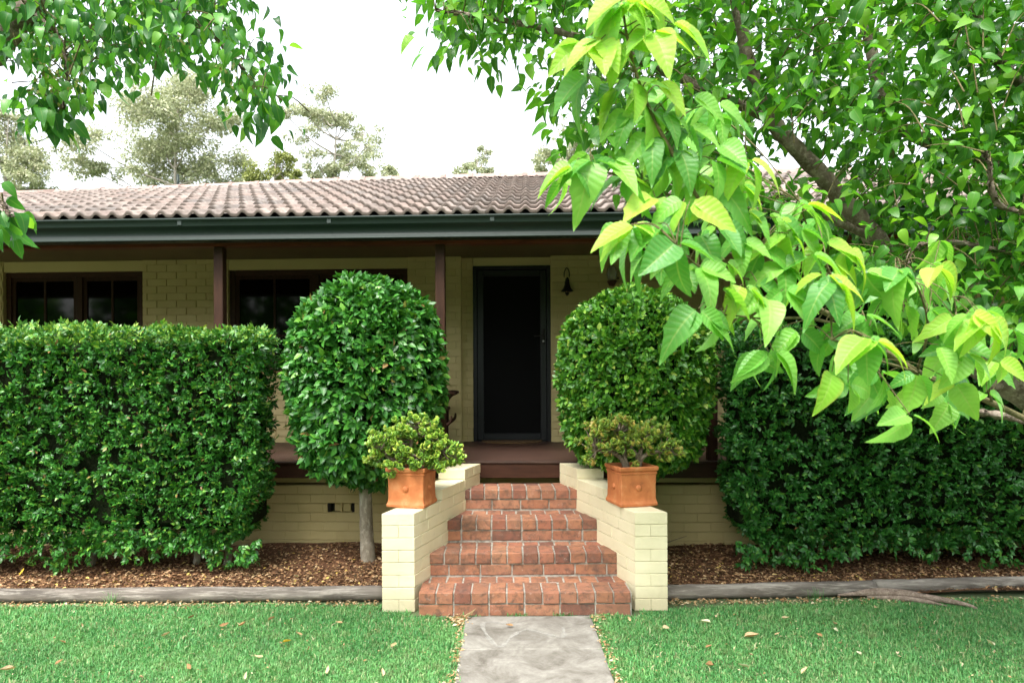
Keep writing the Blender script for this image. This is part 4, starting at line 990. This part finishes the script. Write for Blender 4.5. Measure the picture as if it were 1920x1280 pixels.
# compound leaves: (px, py, depth, size, young 0/1, sideways lean)
nodes = [
 (1172,-5,1.36,.085,1,-.8),(1190,5,1.36,.095,1,.5),(1130,75,1.38,.10,1,-.9),(1160,10,1.37,.10,1,-.3),(1205,0,1.38,.10,1,.6),(1262,45,1.40,.105,1,.8),(1225,60,1.38,.11,1,.1),(1180,80,1.39,.09,1,-.5),
 (1095,80,1.40,.10,1,-.9),(1125,85,1.39,.10,1,-.1),(1190,150,1.40,.11,0,.0),(1240,150,1.42,.115,1,.1),(1105,140,1.42,.10,0,-.3),(1300,180,1.45,.10,0,.4),(1345,195,1.46,.10,0,.9),(1160,160,1.42,.115,0,-.4),
 (1210,190,1.43,.11,0,.2),(1250,210,1.44,.09,0,.3),(1185,210,1.44,.10,0,-.5),(1290,240,1.46,.10,0,.4),(1350,270,1.48,.10,0,.2),(1225,255,1.45,.10,0,-.1),(1275,280,1.46,.105,0,.2),(1405,300,1.46,.115,1,.5),(1340,300,1.46,.11,0,.1),
 (1110,285,1.43,.10,0,-.6),(1080,312,1.41,.095,1,-1),(1115,300,1.42,.105,0,.0),(1150,300,1.44,.10,0,.2),(1175,330,1.46,.10,0,.0),(1205,330,1.47,.095,0,.3),(1250,310,1.46,.09,0,-.2),(1300,330,1.5,.10,0,.2),(1340,350,1.5,.10,0,.4),
 (1390,345,1.52,.09,0,.3),(1230,370,1.44,.10,0,-.4),(1285,375,1.4,.11,1,-.6),(1295,380,1.4,.10,1,.5),(1190,420,1.38,.10,1,-.9),(1183,422,1.38,.08,1,.3),(1235,420,1.4,.105,0,.3),(1270,455,1.34,.115,0,-.1),(1220,470,1.38,.10,0,-.4),(1310,440,1.46,.095,0,.2),
 (1350,425,1.46,.105,0,.4),(1400,395,1.5,.10,0,.7),(1440,400,1.52,.10,0,.5),(1460,410,1.5,.09,1,.4),(1310,500,1.42,.10,0,.3),(1360,490,1.44,.10,0,.1),(1390,450,1.5,.10,0,.0),(1430,470,1.52,.10,0,-.2),(1480,440,1.5,.11,1,.2),(1515,395,1.55,.09,1,.5),
 (1510,385,1.55,.085,1,.9),(1500,430,1.52,.105,0,.6),(1545,455,1.55,.10,1,.7),(1590,470,1.56,.105,1,.9),(1520,480,1.5,.105,0,.1),(1560,490,1.55,.10,0,.2),(1470,500,1.52,.10,0,.0),(1420,530,1.5,.105,0,-.1),(1395,535,1.42,.08,1,-.5),(1405,540,1.42,.075,1,.3),
 (1350,540,1.42,.11,0,.4),(1310,580,1.38,.11,0,-.2),(1325,595,1.38,.10,0,.5),(1345,600,1.45,.09,0,.0),(1440,560,1.46,.11,0,.1),(1470,545,1.48,.11,0,.4),(1550,515,1.45,.11,1,.0),(1560,530,1.44,.115,1,.5),(1620,510,1.6,.10,0,.1),(1680,505,1.6,.10,0,-.3),
 (1690,505,1.6,.10,0,.2),(1755,503,1.6,.115,1,1),(1660,560,1.62,.10,0,-.4),(1620,590,1.5,.105,0,.4),(1700,570,1.65,.10,0,.2),(1740,580,1.7,.10,0,.4),(1500,620,1.48,.095,0,-.5),(1545,640,1.48,.105,0,-.1),(1590,610,1.5,.10,0,-.2),(1625,635,1.38,.115,1,.0),
 (1640,640,1.38,.105,1,.6),(1440,660,1.45,.10,0,-.5),(1450,660,1.45,.09,0,.4),(1560,700,1.5,.10,0,.0),(1590,720,1.52,.10,0,.3),(1650,700,1.6,.10,0,.4),(1720,702,1.55,.10,0,.1),(1790,650,1.7,.10,0,-.5),(1760,650,1.65,.10,0,.2),(1790,720,1.7,.10,0,.2),
 (1705,780,1.45,.10,0,-.1),(1820,590,1.6,.10,1,.6),(1850,605,1.6,.105,1,.9),(1790,600,1.65,.10,0,.0),(1810,665,1.65,.105,0,.8),(1835,595,1.62,.085,1,-.3),(1870,680,1.9,.10,0,.4),(1770,740,1.8,.10,0,.3),(1850,740,2.1,.10,0,.2),(1900,620,2.0,.10,0,.3),
]
tw = MB(); LP, LD, LN, LS, LK = [], [], [], [], []
r_ = np.random.default_rng(21)
for (px, py, d, sz, yg, lean) in nodes:
    p = np.array(P(px, py, d)); i = int(np.argmin(np.linalg.norm(NSa-p, axis=1)+.4*np.maximum(0, NSa[:, 1]-p[1]))); a_ = Vector(NSa[i]); b_ = Vector(p)
    if (a_-b_).length > .22: a_ = b_+(a_-b_).normalized()*.22
    mid = (a_+b_)/2+Vector((0, 0, .018)); tw.tube(spline([a_, mid, b_], 5), [.0016, .0012, .0011], 5, False)
    out = nrm(np.array([lean, r_.uniform(-.55, .25), -.15])+1e-6)
    for q in range(3 if (sz > .09 and r_.random() < .8) else 2):
        sg = (0, 1, -1)[q]
        if sg == 0: dd = nrm(out*(.45+.6*abs(lean))+np.array([0, 0, -.52])+r_.normal(0, .16, 3)); s_ = sz
        else:
            hx_ = sg*r_.uniform(.5, 1.0)
            dd = nrm(np.array([hx_+lean*.35, r_.uniform(-.4, .3), -.45+r_.uniform(-.25, .25)])); s_ = sz*r_.uniform(.75, .92)
        n_ = nrm(np.array([r_.normal(0, .35), -.55, .75])+r_.normal(0, .22, 3))
        pet = p+dd*.008
        LP.append(pet); LD.append(dd); LN.append(n_); LS.append(s_*r_.uniform(.74, 1.08)); LK.append(1 if yg and r_.random() < .72 else (1 if r_.random() < .08 else 0))
# shaded leaves filling behind the near branch
fill = []
for _ in range(55):
    i = r_.integers(0, len(nodes)); px, py, d, sz, yg, lean = nodes[i]
    if px < 1150 and py < 260: continue
    fill.append((px+r_.normal(0, 26), py+r_.normal(5, 24), d+r_.uniform(.10, .55), .095, 0, r_.uniform(-.8, .8)))
for (px, py, d, sz, yg, lean) in fill:
    p = np.array(P(px, py, d))
    for q in range(3):
        dd = nrm(np.array([(0, .7, -.7)[q]+r_.normal(0, .2), r_.uniform(-.4, .4), -.75+r_.uniform(-.2, .4)]))
        LP.append(p); LD.append(dd); LN.append(nrm(np.array([0, -.5, .8])+r_.normal(0, .35, 3))); LS.append(sz*r_.uniform(.75, 1.1)); LK.append(0)
    i = int(np.argmin(np.linalg.norm(NSa-p, axis=1))); a_ = Vector(NSa[i]); tw.tube(spline([a_, (a_+Vector(p))/2+Vector((0, 0, .02)), Vector(p)], 4), [.0016, .0011], 4, False)
o = tw.build('twigs', M_twig, TREE, True); o['kind'] = 'stuff'
BL = [leaf_big(s_, w=.315+.05*(s_ % 3-1), fold=.13+.07*(s_ % 3), curl=.12+.10*(s_ % 4)) for s_ in range(14)]
LP, LD, LN, LS, LK = map(np.array, (LP, LD, LN, LS, LK))
Rm = frames(LD, LN); sc = LS/LP[:, 1]*(.5+.5*facing(LP, Rm))
scatter(BL, [L_near, L_near_young], LP, Rm, LS, TREE, sc, 300, LK)

# the crown behind
def inpoly(x, y, poly):
    c = np.zeros(len(x), bool); n = len(poly)
    for i in range(n):
        x0, y0 = poly[i]; x1, y1 = poly[(i+1) % n]
        c ^= ((y0 > y) != (y1 > y)) & (x < (x1-x0)*(y-y0)/((y1-y0) or 1e-9)+x0)
    return c
def crown(parent, poly, holes, n, d0, d1, L, mat, tm_, limbs, seed, per=9, rad=.11, bias=None, twigmat=M_twig, droop=.5, nind=0, clear=()):
    r = np.random.default_rng(seed); xs_ = [p[0] for p in poly]; ys_ = [p[1] for p in poly]
    C = []
    while len(C) < n:
        x = r.uniform(min(xs_), max(xs_), 4000); y = r.uniform(min(ys_), max(ys_), 4000)
        ok = inpoly(x, y, poly)
        for hx, hy, hrx, hry in holes: ok &= ~((((x-hx)/hrx)**2+((y-hy)/hry)**2) < 1)
        for a_, b_ in zip(x[ok], y[ok]):
            dd_ = r.uniform(d0, d1); bad = False
            for x0_, y0_, x1_, y1_, rd_, dm_ in clear:      # gaps in the leaves through which the limb shows
                t_ = max(0, min(1, ((a_-x0_)*(x1_-x0_)+(b_-y0_)*(y1_-y0_))/((x1_-x0_)**2+(y1_-y0_)**2)))
                if dd_ < dm_ and math.hypot(a_-x0_-t_*(x1_-x0_), b_-y0_-t_*(y1_-y0_)) < rd_: bad = True
            if not bad: C.append(P(a_, b_, dd_))
        C = C[:n]
    C = np.array([list(c) for c in C]); LA = np.array([list(p) for p in limbs]); tw = MB()
    for c in C[::2]:
        i = int(np.argmin(np.linalg.norm(LA-c, axis=1))); a_ = Vector(LA[i]); b_ = Vector(c)
        if (a_-b_).length > .30: a_ = b_+((a_-b_).normalized()+Vector(r.normal(0, .4, 3))).normalized()*.22
        tw.tube(spline([a_, (a_+b_)/2+Vector((0, 0, .03)), b_], 3), [.0035, .0025, .0012], 4, False)
    o = tw.build('twigs', twigmat, parent, True); o['kind'] = 'stuff'
    N_ = n*per; cc = np.repeat(C, per, 0)
    off = r.normal(0, 1, (N_, 3))*rad*np.array([1, 1, .75]); p = cc+off
    d = nrm(off*np.array([1, 1, .5])*5+r.normal(0, .4, (N_, 3))+np.array([0, 0, -droop])); nn = nrm(np.array([0, -.25, 1.])+r.normal(0, .45, (N_, 3)))
    s_ = L*r.uniform(.65, 1.2, N_)
    Rm = frames(d, nn)
    scatter(tm_, [mat], p, Rm, s_, parent, None, nind)
ML = [leaf_big(s_+40, w=.30+.03*(s_ % 3), rows=7, cols=1, curl=.12+.12*(s_ % 3), fold=.14+.06*(s_ % 2)) for s_ in range(6)]
poly_r = [(770, -200), (800, 30), (850, 75), (930, 105), (1000, 90), (1050, 190), (1090, 260), (1180, 330), (1300, 400), (1420, 420), (1560, 400), (1620, 520), (1700, 600), (1790, 620), (1900, 600), (2200, 700), (2500, 300), (2300, -300)]
holes_r = [(1040, 80, 38, 34), (1120, 170, 18, 30), (1330, 110, 30, 16), (1450, 325, 55, 42), (1520, 345, 45, 30), (1420, 290, 28, 20), (1755, 210, 45, 26), (1735, 245, 20, 32), (1730, 300, 26, 16), (1500, 275, 26, 18), (1620, 285, 22, 16), (1380, 130, 22, 12), (1900, 545, 30, 40), (1590, 60, 10, 22), (1815, 40, 14, 10), (1690, 250, 14, 20), (1900, 335, 25, 16), (980, 120, 40, 20), (1560, 10, 18, 14)]
crown(TREE, poly_r, holes_r, 3700, 2.7, 4.4, .069, L_tree, ML, LB, 31, per=6, rad=.085, droop=.35, clear=((1448, 225, 1620, 410, 42, 3.55), (1395, 60, 1420, 150, 26, 3.4), (1605, 0, 1645, 110, 26, 3.9), (1720, 462, 1880, 470, 22, 3.2)))
crown(TREE, [(1700, 560), (1760, 620), (1850, 700), (1920, 800), (2050, 800), (2050, 520), (1800, 560)], [(1880, 700, 60, 40), (1900, 540, 40, 40)], 36, 2.6, 3.6, .09, L_tree, ML, LB, 32, per=5, rad=.08, clear=((1730, 580, 1930, 745, 45, 3.5),))

# tree reaching in from the upper left
LTREE = thing('street_tree', 'leafy tree whose drooping branches hang in at the upper left', 'tree', (-3.4, 2.6, 0))
LL = []
limb([(-3.4, 2.6, -.05), (-3.35, 2.65, 1.0), (-3.2, 2.7, 2.2), (-2.95, 2.8, 2.9)], [.17, .14, .11, .09], 'trunk', parent=LTREE)
LL += limb([(-2.95, 2.8, 2.9), P(-60, 110, 2.9), P(20, 55, 2.9), P(80, -10, 2.9), P(200, -110, 2.9)], [.08, .06, .05, .042, .03], parent=LTREE)
LL += limb([P(80, -10, 2.9), P(180, -20, 3.0), P(300, 0, 3.1), P(400, 60, 3.1), P(460, 130, 3.1)], [.02, .016, .012, .009, .005], parent=LTREE)
LL += limb([P(60, 15, 2.9), P(110, 60, 2.85), P(130, 130, 2.8), P(120, 200, 2.8)], [.014, .01, .007, .004], parent=LTREE)
LL += limb([P(-150, 300, 2.6), P(-60, 340, 2.6), P(0, 370, 2.6), P(20, 400, 2.6)], [.014, .01, .007, .004], parent=LTREE)
poly_l = [(-200, -260), (-120, 38), (-20, 78), (40, 108), (50, 203), (90, 228), (130, 203), (150, 193), (190, 183), (208, 128), (212, 68), (225, 108), (240, 138), (290, 88), (340, 88), (380, 88), (410, 168), (430, 203), (480, 213), (530, 178), (515, 128), (485, 68), (455, 8), (470, -20), (430, -260)]
holes_l = [(18, 100, 20, 14), (200, 100, 14, 30), (60, 45, 8, 10), (150, 150, 10, 10), (285, 45, 9, 10), (375, 90, 12, 10), (170, 5, 24, 5), (345, 85, 8, 14), (10, 30, 8, 10)]
crown(LTREE, poly_l, holes_l, 440, 2.5, 3.5, .058, L_left, ML, LL, 41, per=9, rad=.058, droop=1.1, nind=300)
crown(LTREE, [(-60, 350), (0, 340), (18, 370), (30, 400), (5, 440), (-60, 450)], [], 9, 2.5, 2.7, .085, L_left, ML, LL, 42, per=5, rad=.05, droop=1.0)
crown(LTREE, [(75, 190), (115, 195), (120, 240), (85, 235)], [], 5, 2.75, 2.85, .09, L_left, ML, LL, 43, per=4, rad=.04, droop=1.2)
crown(LTREE, [(468, 215), (490, 190), (530, 170), (505, 225), (480, 240)], [], 5, 2.9, 3.1, .09, L_left, ML, LL, 44, per=4, rad=.045, droop=1.2)
# winged seeds hanging in tassels
r_ = np.random.default_rng(5); tp = []
for (x, y) in ((100, 110), (150, 130), (310, 60), (330, 90), (270, 60), (430, 130), (120, 90), (90, 165), (200, 40)):
    c = np.array(P(x, y, 2.75)); tp.append(c+r_.normal(0, 1, (45, 3))*np.array([.035, .03, .06]))
tp = np.concatenate(tp); d = nrm(r_.normal(0, .3, tp.shape)+np.array([0, 0, -1])); o = inst('seed_tassels', cloud_mesh('seed_tassels', leaf_small(.3, .1, .1), tp, frames(d, r_.normal(0, 1, tp.shape)), np.full(len(tp), .018), L_gum2), Matrix.Identity(4), LTREE); o['kind'] = 'stuff'

# ------------------------------------------------------------------ far gum trees
def gum(label, px, top, wpx, D, clumps, mat, seed, n_leaf=95, lsz=.18, name='gum_tree', base_y=360):
    r = np.random.default_rng(seed); s_ = 1280/D; X = (px-947)/s_; ztop = EYE+(707-top)/s_
    T = thing(name, label, 'tree', (X, D, 0), 0, 'pale trees beyond the roof')
    tr = spline([(X, D, -.1), (X+.2, D, ztop*.35), (X-.15, D, ztop*.65), (X+.1, D, ztop*.95)], 6)
    MB().tube(tr, [.26, .17, .09, .03], 10).build('trunk', M_gumbark, T, True)
    br = MB(); P_ = []; D__ = []; N__ = []
    for cx_, cy_, rx, ry in clumps:
        c = Vector(((cx_-947)/s_, D+r.normal(0, wpx/s_*.18), EYE+(707-cy_)/s_))
        k = int(np.argmin([(q-c).length+2.5*max(0, q.z-c.z+1) for q in tr])); b_ = tr[k]
        br.tube(spline([b_, (b_+c)/2+Vector((0, 0, -.3)), c], 4), [.07, .04, .02], 6, False)
        rx *= 1.15; ry *= 1.15; m_ = max(6, int(rx*ry/48)); rx_, ry_ = rx/s_, ry/s_
        for _ in range(m_):
            o_ = r.normal(0, .48, 3)*np.array([rx_, max(rx_, ry_)*.8, ry_]); sub = np.array(c)+o_; rr = r.uniform(.38, .8)*min(rx_, ry_)
            br.tube([c, Vector(sub)], [.015, .008], 4, False)
            off = nrm(r.normal(0, 1, (n_leaf, 3)))*(r.random((n_leaf, 1))**.4)*rr*np.array([1.15, 1, .8])
            P_.append(sub+off); D__.append(nrm(off*.8/rr+r.normal(0, .5, off.shape)+np.array([0, 0, -.5]))); N__.append(r.normal(0, 1, off.shape)+np.array([0, -.3, .5]))
    br.build('branches', M_gumbark, T, True)
    P_ = np.concatenate(P_); Rm = frames(np.concatenate(D__), np.concatenate(N__))
    scatter([leaf_small(.22, .05, .1)], [mat], P_, Rm, lsz*r.uniform(.6, 1.3, len(P_)), T, None, 0, stuff='crown')
gum('tallest broad grey-green gum tree above the left part of the roof', 335, 125, 280, 42, [(345,150,30,24),(310,185,40,28),(375,175,38,26),(275,215,34,26),(340,225,44,28),(405,215,34,24),(245,250,34,26),(300,262,38,26),(365,262,40,26),(425,240,22,18),(215,290,30,24),(270,305,40,24),(330,310,40,22),(390,305,38,24),(440,290,24,18),(195,325,26,18),(240,335,40,14),(300,340,40,14),(360,338,40,14),(420,328,36,16),(455,325,20,16)], L_gum, 1)
gum('olive gum tree cut by the left edge behind the roof end', 15, 190, 170, 40, [(5,215,24,20),(20,250,36,22),(-20,250,30,24),(50,285,34,20),(10,300,40,22),(60,320,30,18),(25,335,40,16),(75,338,18,12),(-30,310,34,24)], L_gum, 2)
gum('slender pale gum tree with separated leaf clumps above the roof middle', 632, 172, 200, 45, [(610,195,24,14),(580,215,20,14),(560,240,20,16),(610,222,28,12),(645,215,20,10),(680,235,22,12),(690,262,12,12),(635,255,22,10),(640,290,34,16),(600,300,14,14),(700,290,16,16),(720,318,22,14),(625,312,26,12),(690,318,18,12),(595,322,12,8),(600,205,30,18),(625,190,24,14),(562,252,20,14),(655,230,24,12),(670,300,20,14),(640,318,30,12),(715,300,22,12),(735,325,12,8),(570,325,20,8)], L_gum, 3, 75)
gum('low yellow-green wattle between the two big gum trees', 515, 280, 100, 36, [(540,300,20,14),(515,305,22,16),(490,322,26,14),(530,325,26,12),(470,330,14,10),(560,330,14,8)], L_gum2, 4, 100, .15, 'wattle_tree')
gum('small pale gum tree just showing above the ridge centre', 895, 272, 80, 48, [(915,285,18,8),(895,295,20,9),(875,310,14,9),(900,318,16,8),(865,322,12,8),(920,322,10,6)], L_gum, 5, 70)
gum('pale gum tree rising behind the top of the near leafy branch', 1080, 225, 130, 44, [(1100,245,26,16),(1075,260,26,18),(1045,280,22,16),(1110,275,28,18),(1025,305,20,14),(1070,300,28,16),(1120,305,24,14),(1015,322,14,8),(1050,322,26,10),(1100,325,28,10)], L_gum, 6)
gum('pale gum tree beyond the roof at the far right edge', 1890, 230, 150, 44, [(1880,260,30,20),(1910,290,30,20),(1860,300,24,16),(1900,320,34,14)], L_gum, 7)

# unseen trees behind the viewer, added to cut low sky light (the windows mirror them)
q_ = np.random.default_rng(77); n = 26000
xx = q_.uniform(-34, 34, n); top_ = 7.5+2.2*np.sin(xx*.33)+1.3*np.sin(xx*.9+1); zz_ = 1.0+(top_-1.0)*q_.random(n)**.8
pt = np.stack([xx, -17+q_.normal(0, 1.3, n), zz_], 1); dd_ = nrm(q_.normal(0, 1, (n, 3)))
o = inst('unseen_treeline', cloud_mesh('unseen_treeline', leaf_small(.32, .05, .1), pt, frames(dd_, q_.normal(0, 1, (n, 3))), q_.uniform(.35, .8, n), L_tree), Matrix.Identity(4), None)
tag(o, 'unseen dark tree belt added to dim the veranda, mirrored faintly in the house windows', 'trees', kind='stuff')

# ------------------------------------------------------------------ grass, mulch, fallen leaves
def grass(name, n, x0, x1, y0, y1, L, keep, mat=L_grass, wide=1.0):
    x = rng.uniform(x0, x1, n); y = rng.uniform(y0, y1, n); k = keep(x, y); x, y = x[k], y[k]; n = len(x)
    if wide > 1: cl = np.sin(x*6.1+1.7*y)*np.sin(y*8.3-2.1*x)+.6*np.sin(x*15+y*11) > rng.uniform(-1.2, 1.0, n); x, y = x[cl], y[cl]; n = len(x)
    th = rng.uniform(0, 2*math.pi, n); lean = rng.uniform(.2, 1.1, n); l = L*rng.uniform(.5, 1.3, n)*(1+.25*np.sin(x*4.3+y*2)*np.sin(y*5.1-x)); wd = wide*rng.uniform(.0012, .0026, n)
    dx, dy = np.cos(th), np.sin(th); V = np.zeros((n, 5, 3))
    for i, (f, h, ww) in enumerate(((0, 0, 1), (0, 0, -1), (.45, .6, .9), (.45, .6, -.9), (1, .9, 0))):
        V[:, i, 0] = x+dx*l*lean*f*f*.75-dy*wd*ww; V[:, i, 1] = y+dy*l*lean*f*f*.75+dx*wd*ww
        V[:, i, 2] = l*h*(1-.25*lean*(f == 1))*(1-.35*lean)+.0
    F = np.array([(0, 1, 3), (0, 3, 2), (2, 3, 4)]); FF = (F[None]+(np.arange(n)*5)[:, None, None]).reshape(-1, 3)
    UV = np.tile(np.array([(0, 0), (1, 0), (.2, .5), (.8, .5), (.5, 1)]), (n, 1))
    tag(inst(name, mk_mesh(name, V.reshape(-1, 3), FF, mat, UV), Matrix.Identity(4), None), kind='stuff')
def keep(x, y):
    edge = .012*np.sin(y*9)+.01*np.sin(y*23)
    k = ~((x > -.262+edge) & (x < .568+edge) & (y < 4.64))
    k &= ~((x > -.88) & (x < 1.12) & (y > 4.64+.03*np.sin(x*20)) & (x > -.66) & (x < .92))
    k &= ~((x > -.885) & (x < 1.125) & (y > 4.73))
    lim = np.where(x < 0, 4.90-.03*np.abs(np.sin(x*2.1)), np.where(x < 2.2, 4.76+.10*np.clip((x-1.1), 0, 1.1), 4.93)); lim = lim+.015*np.sin(x*17)
    return k & (y < lim)
GL = 'short green lawn grass flecked with dry blades'
grass('grass', 300000, -4.2, 4.2, 3.2, 4.96, .038, keep)
grass('grass', 22000, -4.2, 4.2, 3.2, 4.94, .056, keep, wide=1.7)
grass('grass', 60000, -4.2, 4.2, 1.2, 3.2, .045, keep)
for o in list(COL.objects):
    if o.name.startswith('grass'): o['label'] = GL; o['category'] = 'grass'
n = 900
for nm, lab, (cx_, cy_), L_ in (('grass_tuft', 'taller grass tuft growing against the left log', (-2.85, 4.925), .16), ('grass_tuft', 'arching weed tuft leaning on the log near the pale root', (2.25, 4.955), .15)):
    m = 26; V = []; F = []
    for i in range(m):
        th = random.uniform(0, 6.28); l = L_*random.uniform(.5, 1.1); ln = random.uniform(.1, .7); bx, by = cx_+random.gauss(0, .03), cy_+random.gauss(0, .012); dx, dy = math.cos(th), math.sin(th)*.5
        o_ = len(V)
        for f, h, ww in ((0, 0, 1), (0, 0, -1), (.4, .45, 1), (.4, .45, -1), (.75, .75, .7), (.75, .75, -.7), (1, .82, 0)): V.append((bx+dx*l*ln*f*f-dy*.002*ww, by+dy*l*ln*f*f+dx*.002*ww, l*h*(1-.4*ln)))
        F += [(o_, o_+1, o_+3), (o_, o_+3, o_+2), (o_+2, o_+3, o_+5), (o_+2, o_+5, o_+4), (o_+4, o_+5, o_+6)]
    tag(inst(nm, mk_mesh(nm, np.array(V), np.array(F), L_grass, np.full((len(V), 2), .4)), Matrix.Identity(4), None), lab, 'grass tuft')
# mulch chips
n = 44000; x = rng.uniform(-5, 5.4, n); y = rng.uniform(5.03, 6.34, n); k = (x < -.87) | (x > 1.12); k &= (rng.random(n) < np.where(y < 5.6, 1, .6)); x, y = x[k], y[k]
z = np.array([bedz(a_, b_) for a_, b_ in zip(x, y)])+rng.uniform(.0, .016, len(x)); th = rng.uniform(0, 6.28, len(x))
d = np.stack([np.cos(th), np.sin(th), rng.normal(0, .25, len(x))], 1); nn = np.stack([rng.normal(0, .35, len(x)), rng.normal(0, .35, len(x)), np.ones(len(x))], 1)
tag(inst('mulch', cloud_mesh('mulch', leaf_small(.26, .12, .12), np.stack([x, y, z], 1), frames(d, nn), rng.uniform(.014, .042, len(x)), L_chip), Matrix.Identity(4), None), 'brown leaf and bark mulch covering the beds', 'mulch', kind='stuff')
# bare soil litter along the logs and path edges
n = 2600; x = rng.uniform(-4.5, 4.8, n); y = 4.90+rng.normal(0, .035, n); k = ((x < -.9) | (x > 1.13)) & (y < 4.95); x, y = x[k], y[k]
x2 = np.concatenate([rng.normal(-.285, .018, 260), rng.normal(.590, .018, 200), rng.normal(-.33, .05, 150), rng.normal(.64, .03, 60)]); y2 = np.concatenate([rng.uniform(3.5, 4.62, 260), rng.uniform(3.5, 4.62, 200), rng.normal(4.55, .05, 150), rng.normal(4.58, .03, 60)])
x = np.concatenate([x, x2]); y = np.concatenate([y, y2]); th = rng.uniform(0, 6.28, len(x)); d = np.stack([np.cos(th), np.sin(th), rng.normal(0, .2, len(x))], 1); nn = np.stack([rng.normal(0, .3, len(x)), rng.normal(0, .3, len(x)), np.ones(len(x))], 1)
xl = rng.uniform(-3.6, 3.9, 520); yl = rng.uniform(3.5, 4.9, 520); kl = keep(xl, yl); xl, yl = xl[kl], yl[kl]
tl_ = rng.uniform(0, 6.28, len(xl)); dl = np.stack([np.cos(tl_), np.sin(tl_), rng.normal(0, .2, len(xl))], 1); nl = np.stack([rng.normal(0, .4, len(xl)), rng.normal(0, .4, len(xl)), np.ones(len(xl))], 1)
tag(inst('lawn_debris', cloud_mesh('lawn_debris', leaf_small(.20, .15, .12), np.stack([xl, yl, rng.uniform(.018, .034, len(xl))], 1), frames(dl, nl), rng.uniform(.008, .024, len(xl)), L_dry), Matrix.Identity(4), None), 'tiny dry flecks scattered through the lawn', 'leaf litter', kind='stuff')
tag(inst('leaf_litter', cloud_mesh('leaf_litter', leaf_small(.26, .12, .12), np.stack([x, y, rng.uniform(.004, .028, len(x))], 1), frames(d, nn), rng.uniform(.012, .035, len(x)), L_dry), Matrix.Identity(4), None), 'tan leaf litter along the logs and path edges', 'leaf litter', kind='stuff')
# single fallen leaves
FL = [leaf_big(s_+80, w=.24, rows=8, cols=1, curl=-.3, fold=.5) for s_ in range(4)]
fm_ = {}
def fallen(px, py, L_, mat, label, cat, group=None, zz=.035):
    s_ = (py-707)/(EYE-zz); Y = 1280/s_; X = (px-947)/s_; t_ = random.randrange(4); key = (t_, mat.name)
    if key not in fm_: fm_[key] = mk_mesh('fallen_leaf', *FL[t_][:2], mat, FL[t_][2])
    o = inst('fallen_leaf', fm_[key], Matrix.Translation((X, Y, zz)) @ Matrix.Rotation(random.uniform(0, 6.28), 4, 'Z') @ Matrix.Rotation(random.gauss(0, .2), 4, 'X') @ Matrix.Rotation(random.gauss(0, .4), 4, 'Y') @ Matrix.Scale(L_, 4), None)
    tag(o, label, cat, group)
for px, py in ((450,1169),(565,1187),(525,1201),(300,1189),(150,1169),(410,1170),(490,1228),(610,1260),(730,1210),(640,1165),(100,1240),(265,1265),(350,1155),(690,1150),(575,1215),(715,1265),(355,1250),(455,1270),(120,1200),(500,1160)):
    fallen(px, py, random.uniform(.03, .055), L_dry, 'small tan curled leaf fallen on the left lawn', 'fallen leaf', 'dry leaves fallen on the left lawn')
for px, py in ((1320,1215),(1450,1192),(1462,1160),(1410,1230),(1640,1140),(1730,1160),(1560,1170),(1860,1225),(1800,1245),(1500,1265),(1240,1175),(1180,1165),(1680,1225),(1885,1130),(1540,1195),(1340,1155)):
    fallen(px, py, random.uniform(.03, .055), L_dry, 'small tan curled leaf fallen on the right lawn', 'fallen leaf', 'dry leaves fallen on the right lawn')
fallen(25, 1246, .085, L_dry, 'large curled straw coloured leaf at the left end of the lawn', 'fallen leaf')
fallen(445, 1170, .07, L_dry, 'long flat brown leaf on the left lawn below the log', 'fallen leaf')
fallen(527, 1201, .05, L_yellow, 'yellow leaf lying on the left lawn', 'fallen leaf')
fallen(575, 1088, .045, L_yellow, 'bright yellow leaf on the mulch left of the steps', 'fallen leaf', None, .075)
fallen(558, 1078, .04, L_pale, 'pale leaf on the mulch beside the bright yellow one', 'fallen leaf', None, .075)
fallen(35, 1072, .06, L_yellow, 'dull yellow leaf on the mulch at the far left', 'fallen leaf', None, .075)
fallen(1393, 1195, .085, L_dry, 'long pink-brown leaf lying flat on the right lawn', 'fallen leaf')
fallen(1560, 1180, .05, L_pale, 'cream leaf on the right lawn below the grass tuft', 'fallen leaf')
fallen(1612, 1230, .045, L_pale, 'small round white leaf on the right lawn', 'fallen leaf')
fallen(1862, 1214, .06, L_pale, 'cream leaf near the right edge of the lawn', 'fallen leaf')
fallen(1402, 1252, .06, L_pale, 'pale leaf on the near part of the right lawn', 'fallen leaf')
fallen(1335, 1248, .075, L_dry, 'dried pale flower sprig lying on the right lawn', 'fallen leaf')
fallen(1330, 1168, .06, L_pale, 'pale crumpled leaf on the right lawn behind the sprig', 'fallen leaf')
fallen(868, 1157, .09, L_dry, 'curled brown leaf at the foot of the steps left of the path', 'fallen leaf')
fallen(960, 1172, .05, L_dry, 'dry leaf on the concrete path below the steps', 'fallen leaf')
tag(MB().tube(spline([(2.5-1.2, 6.05, .10), (1.45, 6.1, .15), (1.62, 6.12, .20)], 5), [.006, .004, .002], 6).build('fallen_twig', M_bark, None, True), 'thin dead twig leaning on the mulch behind the right wall', 'twig')
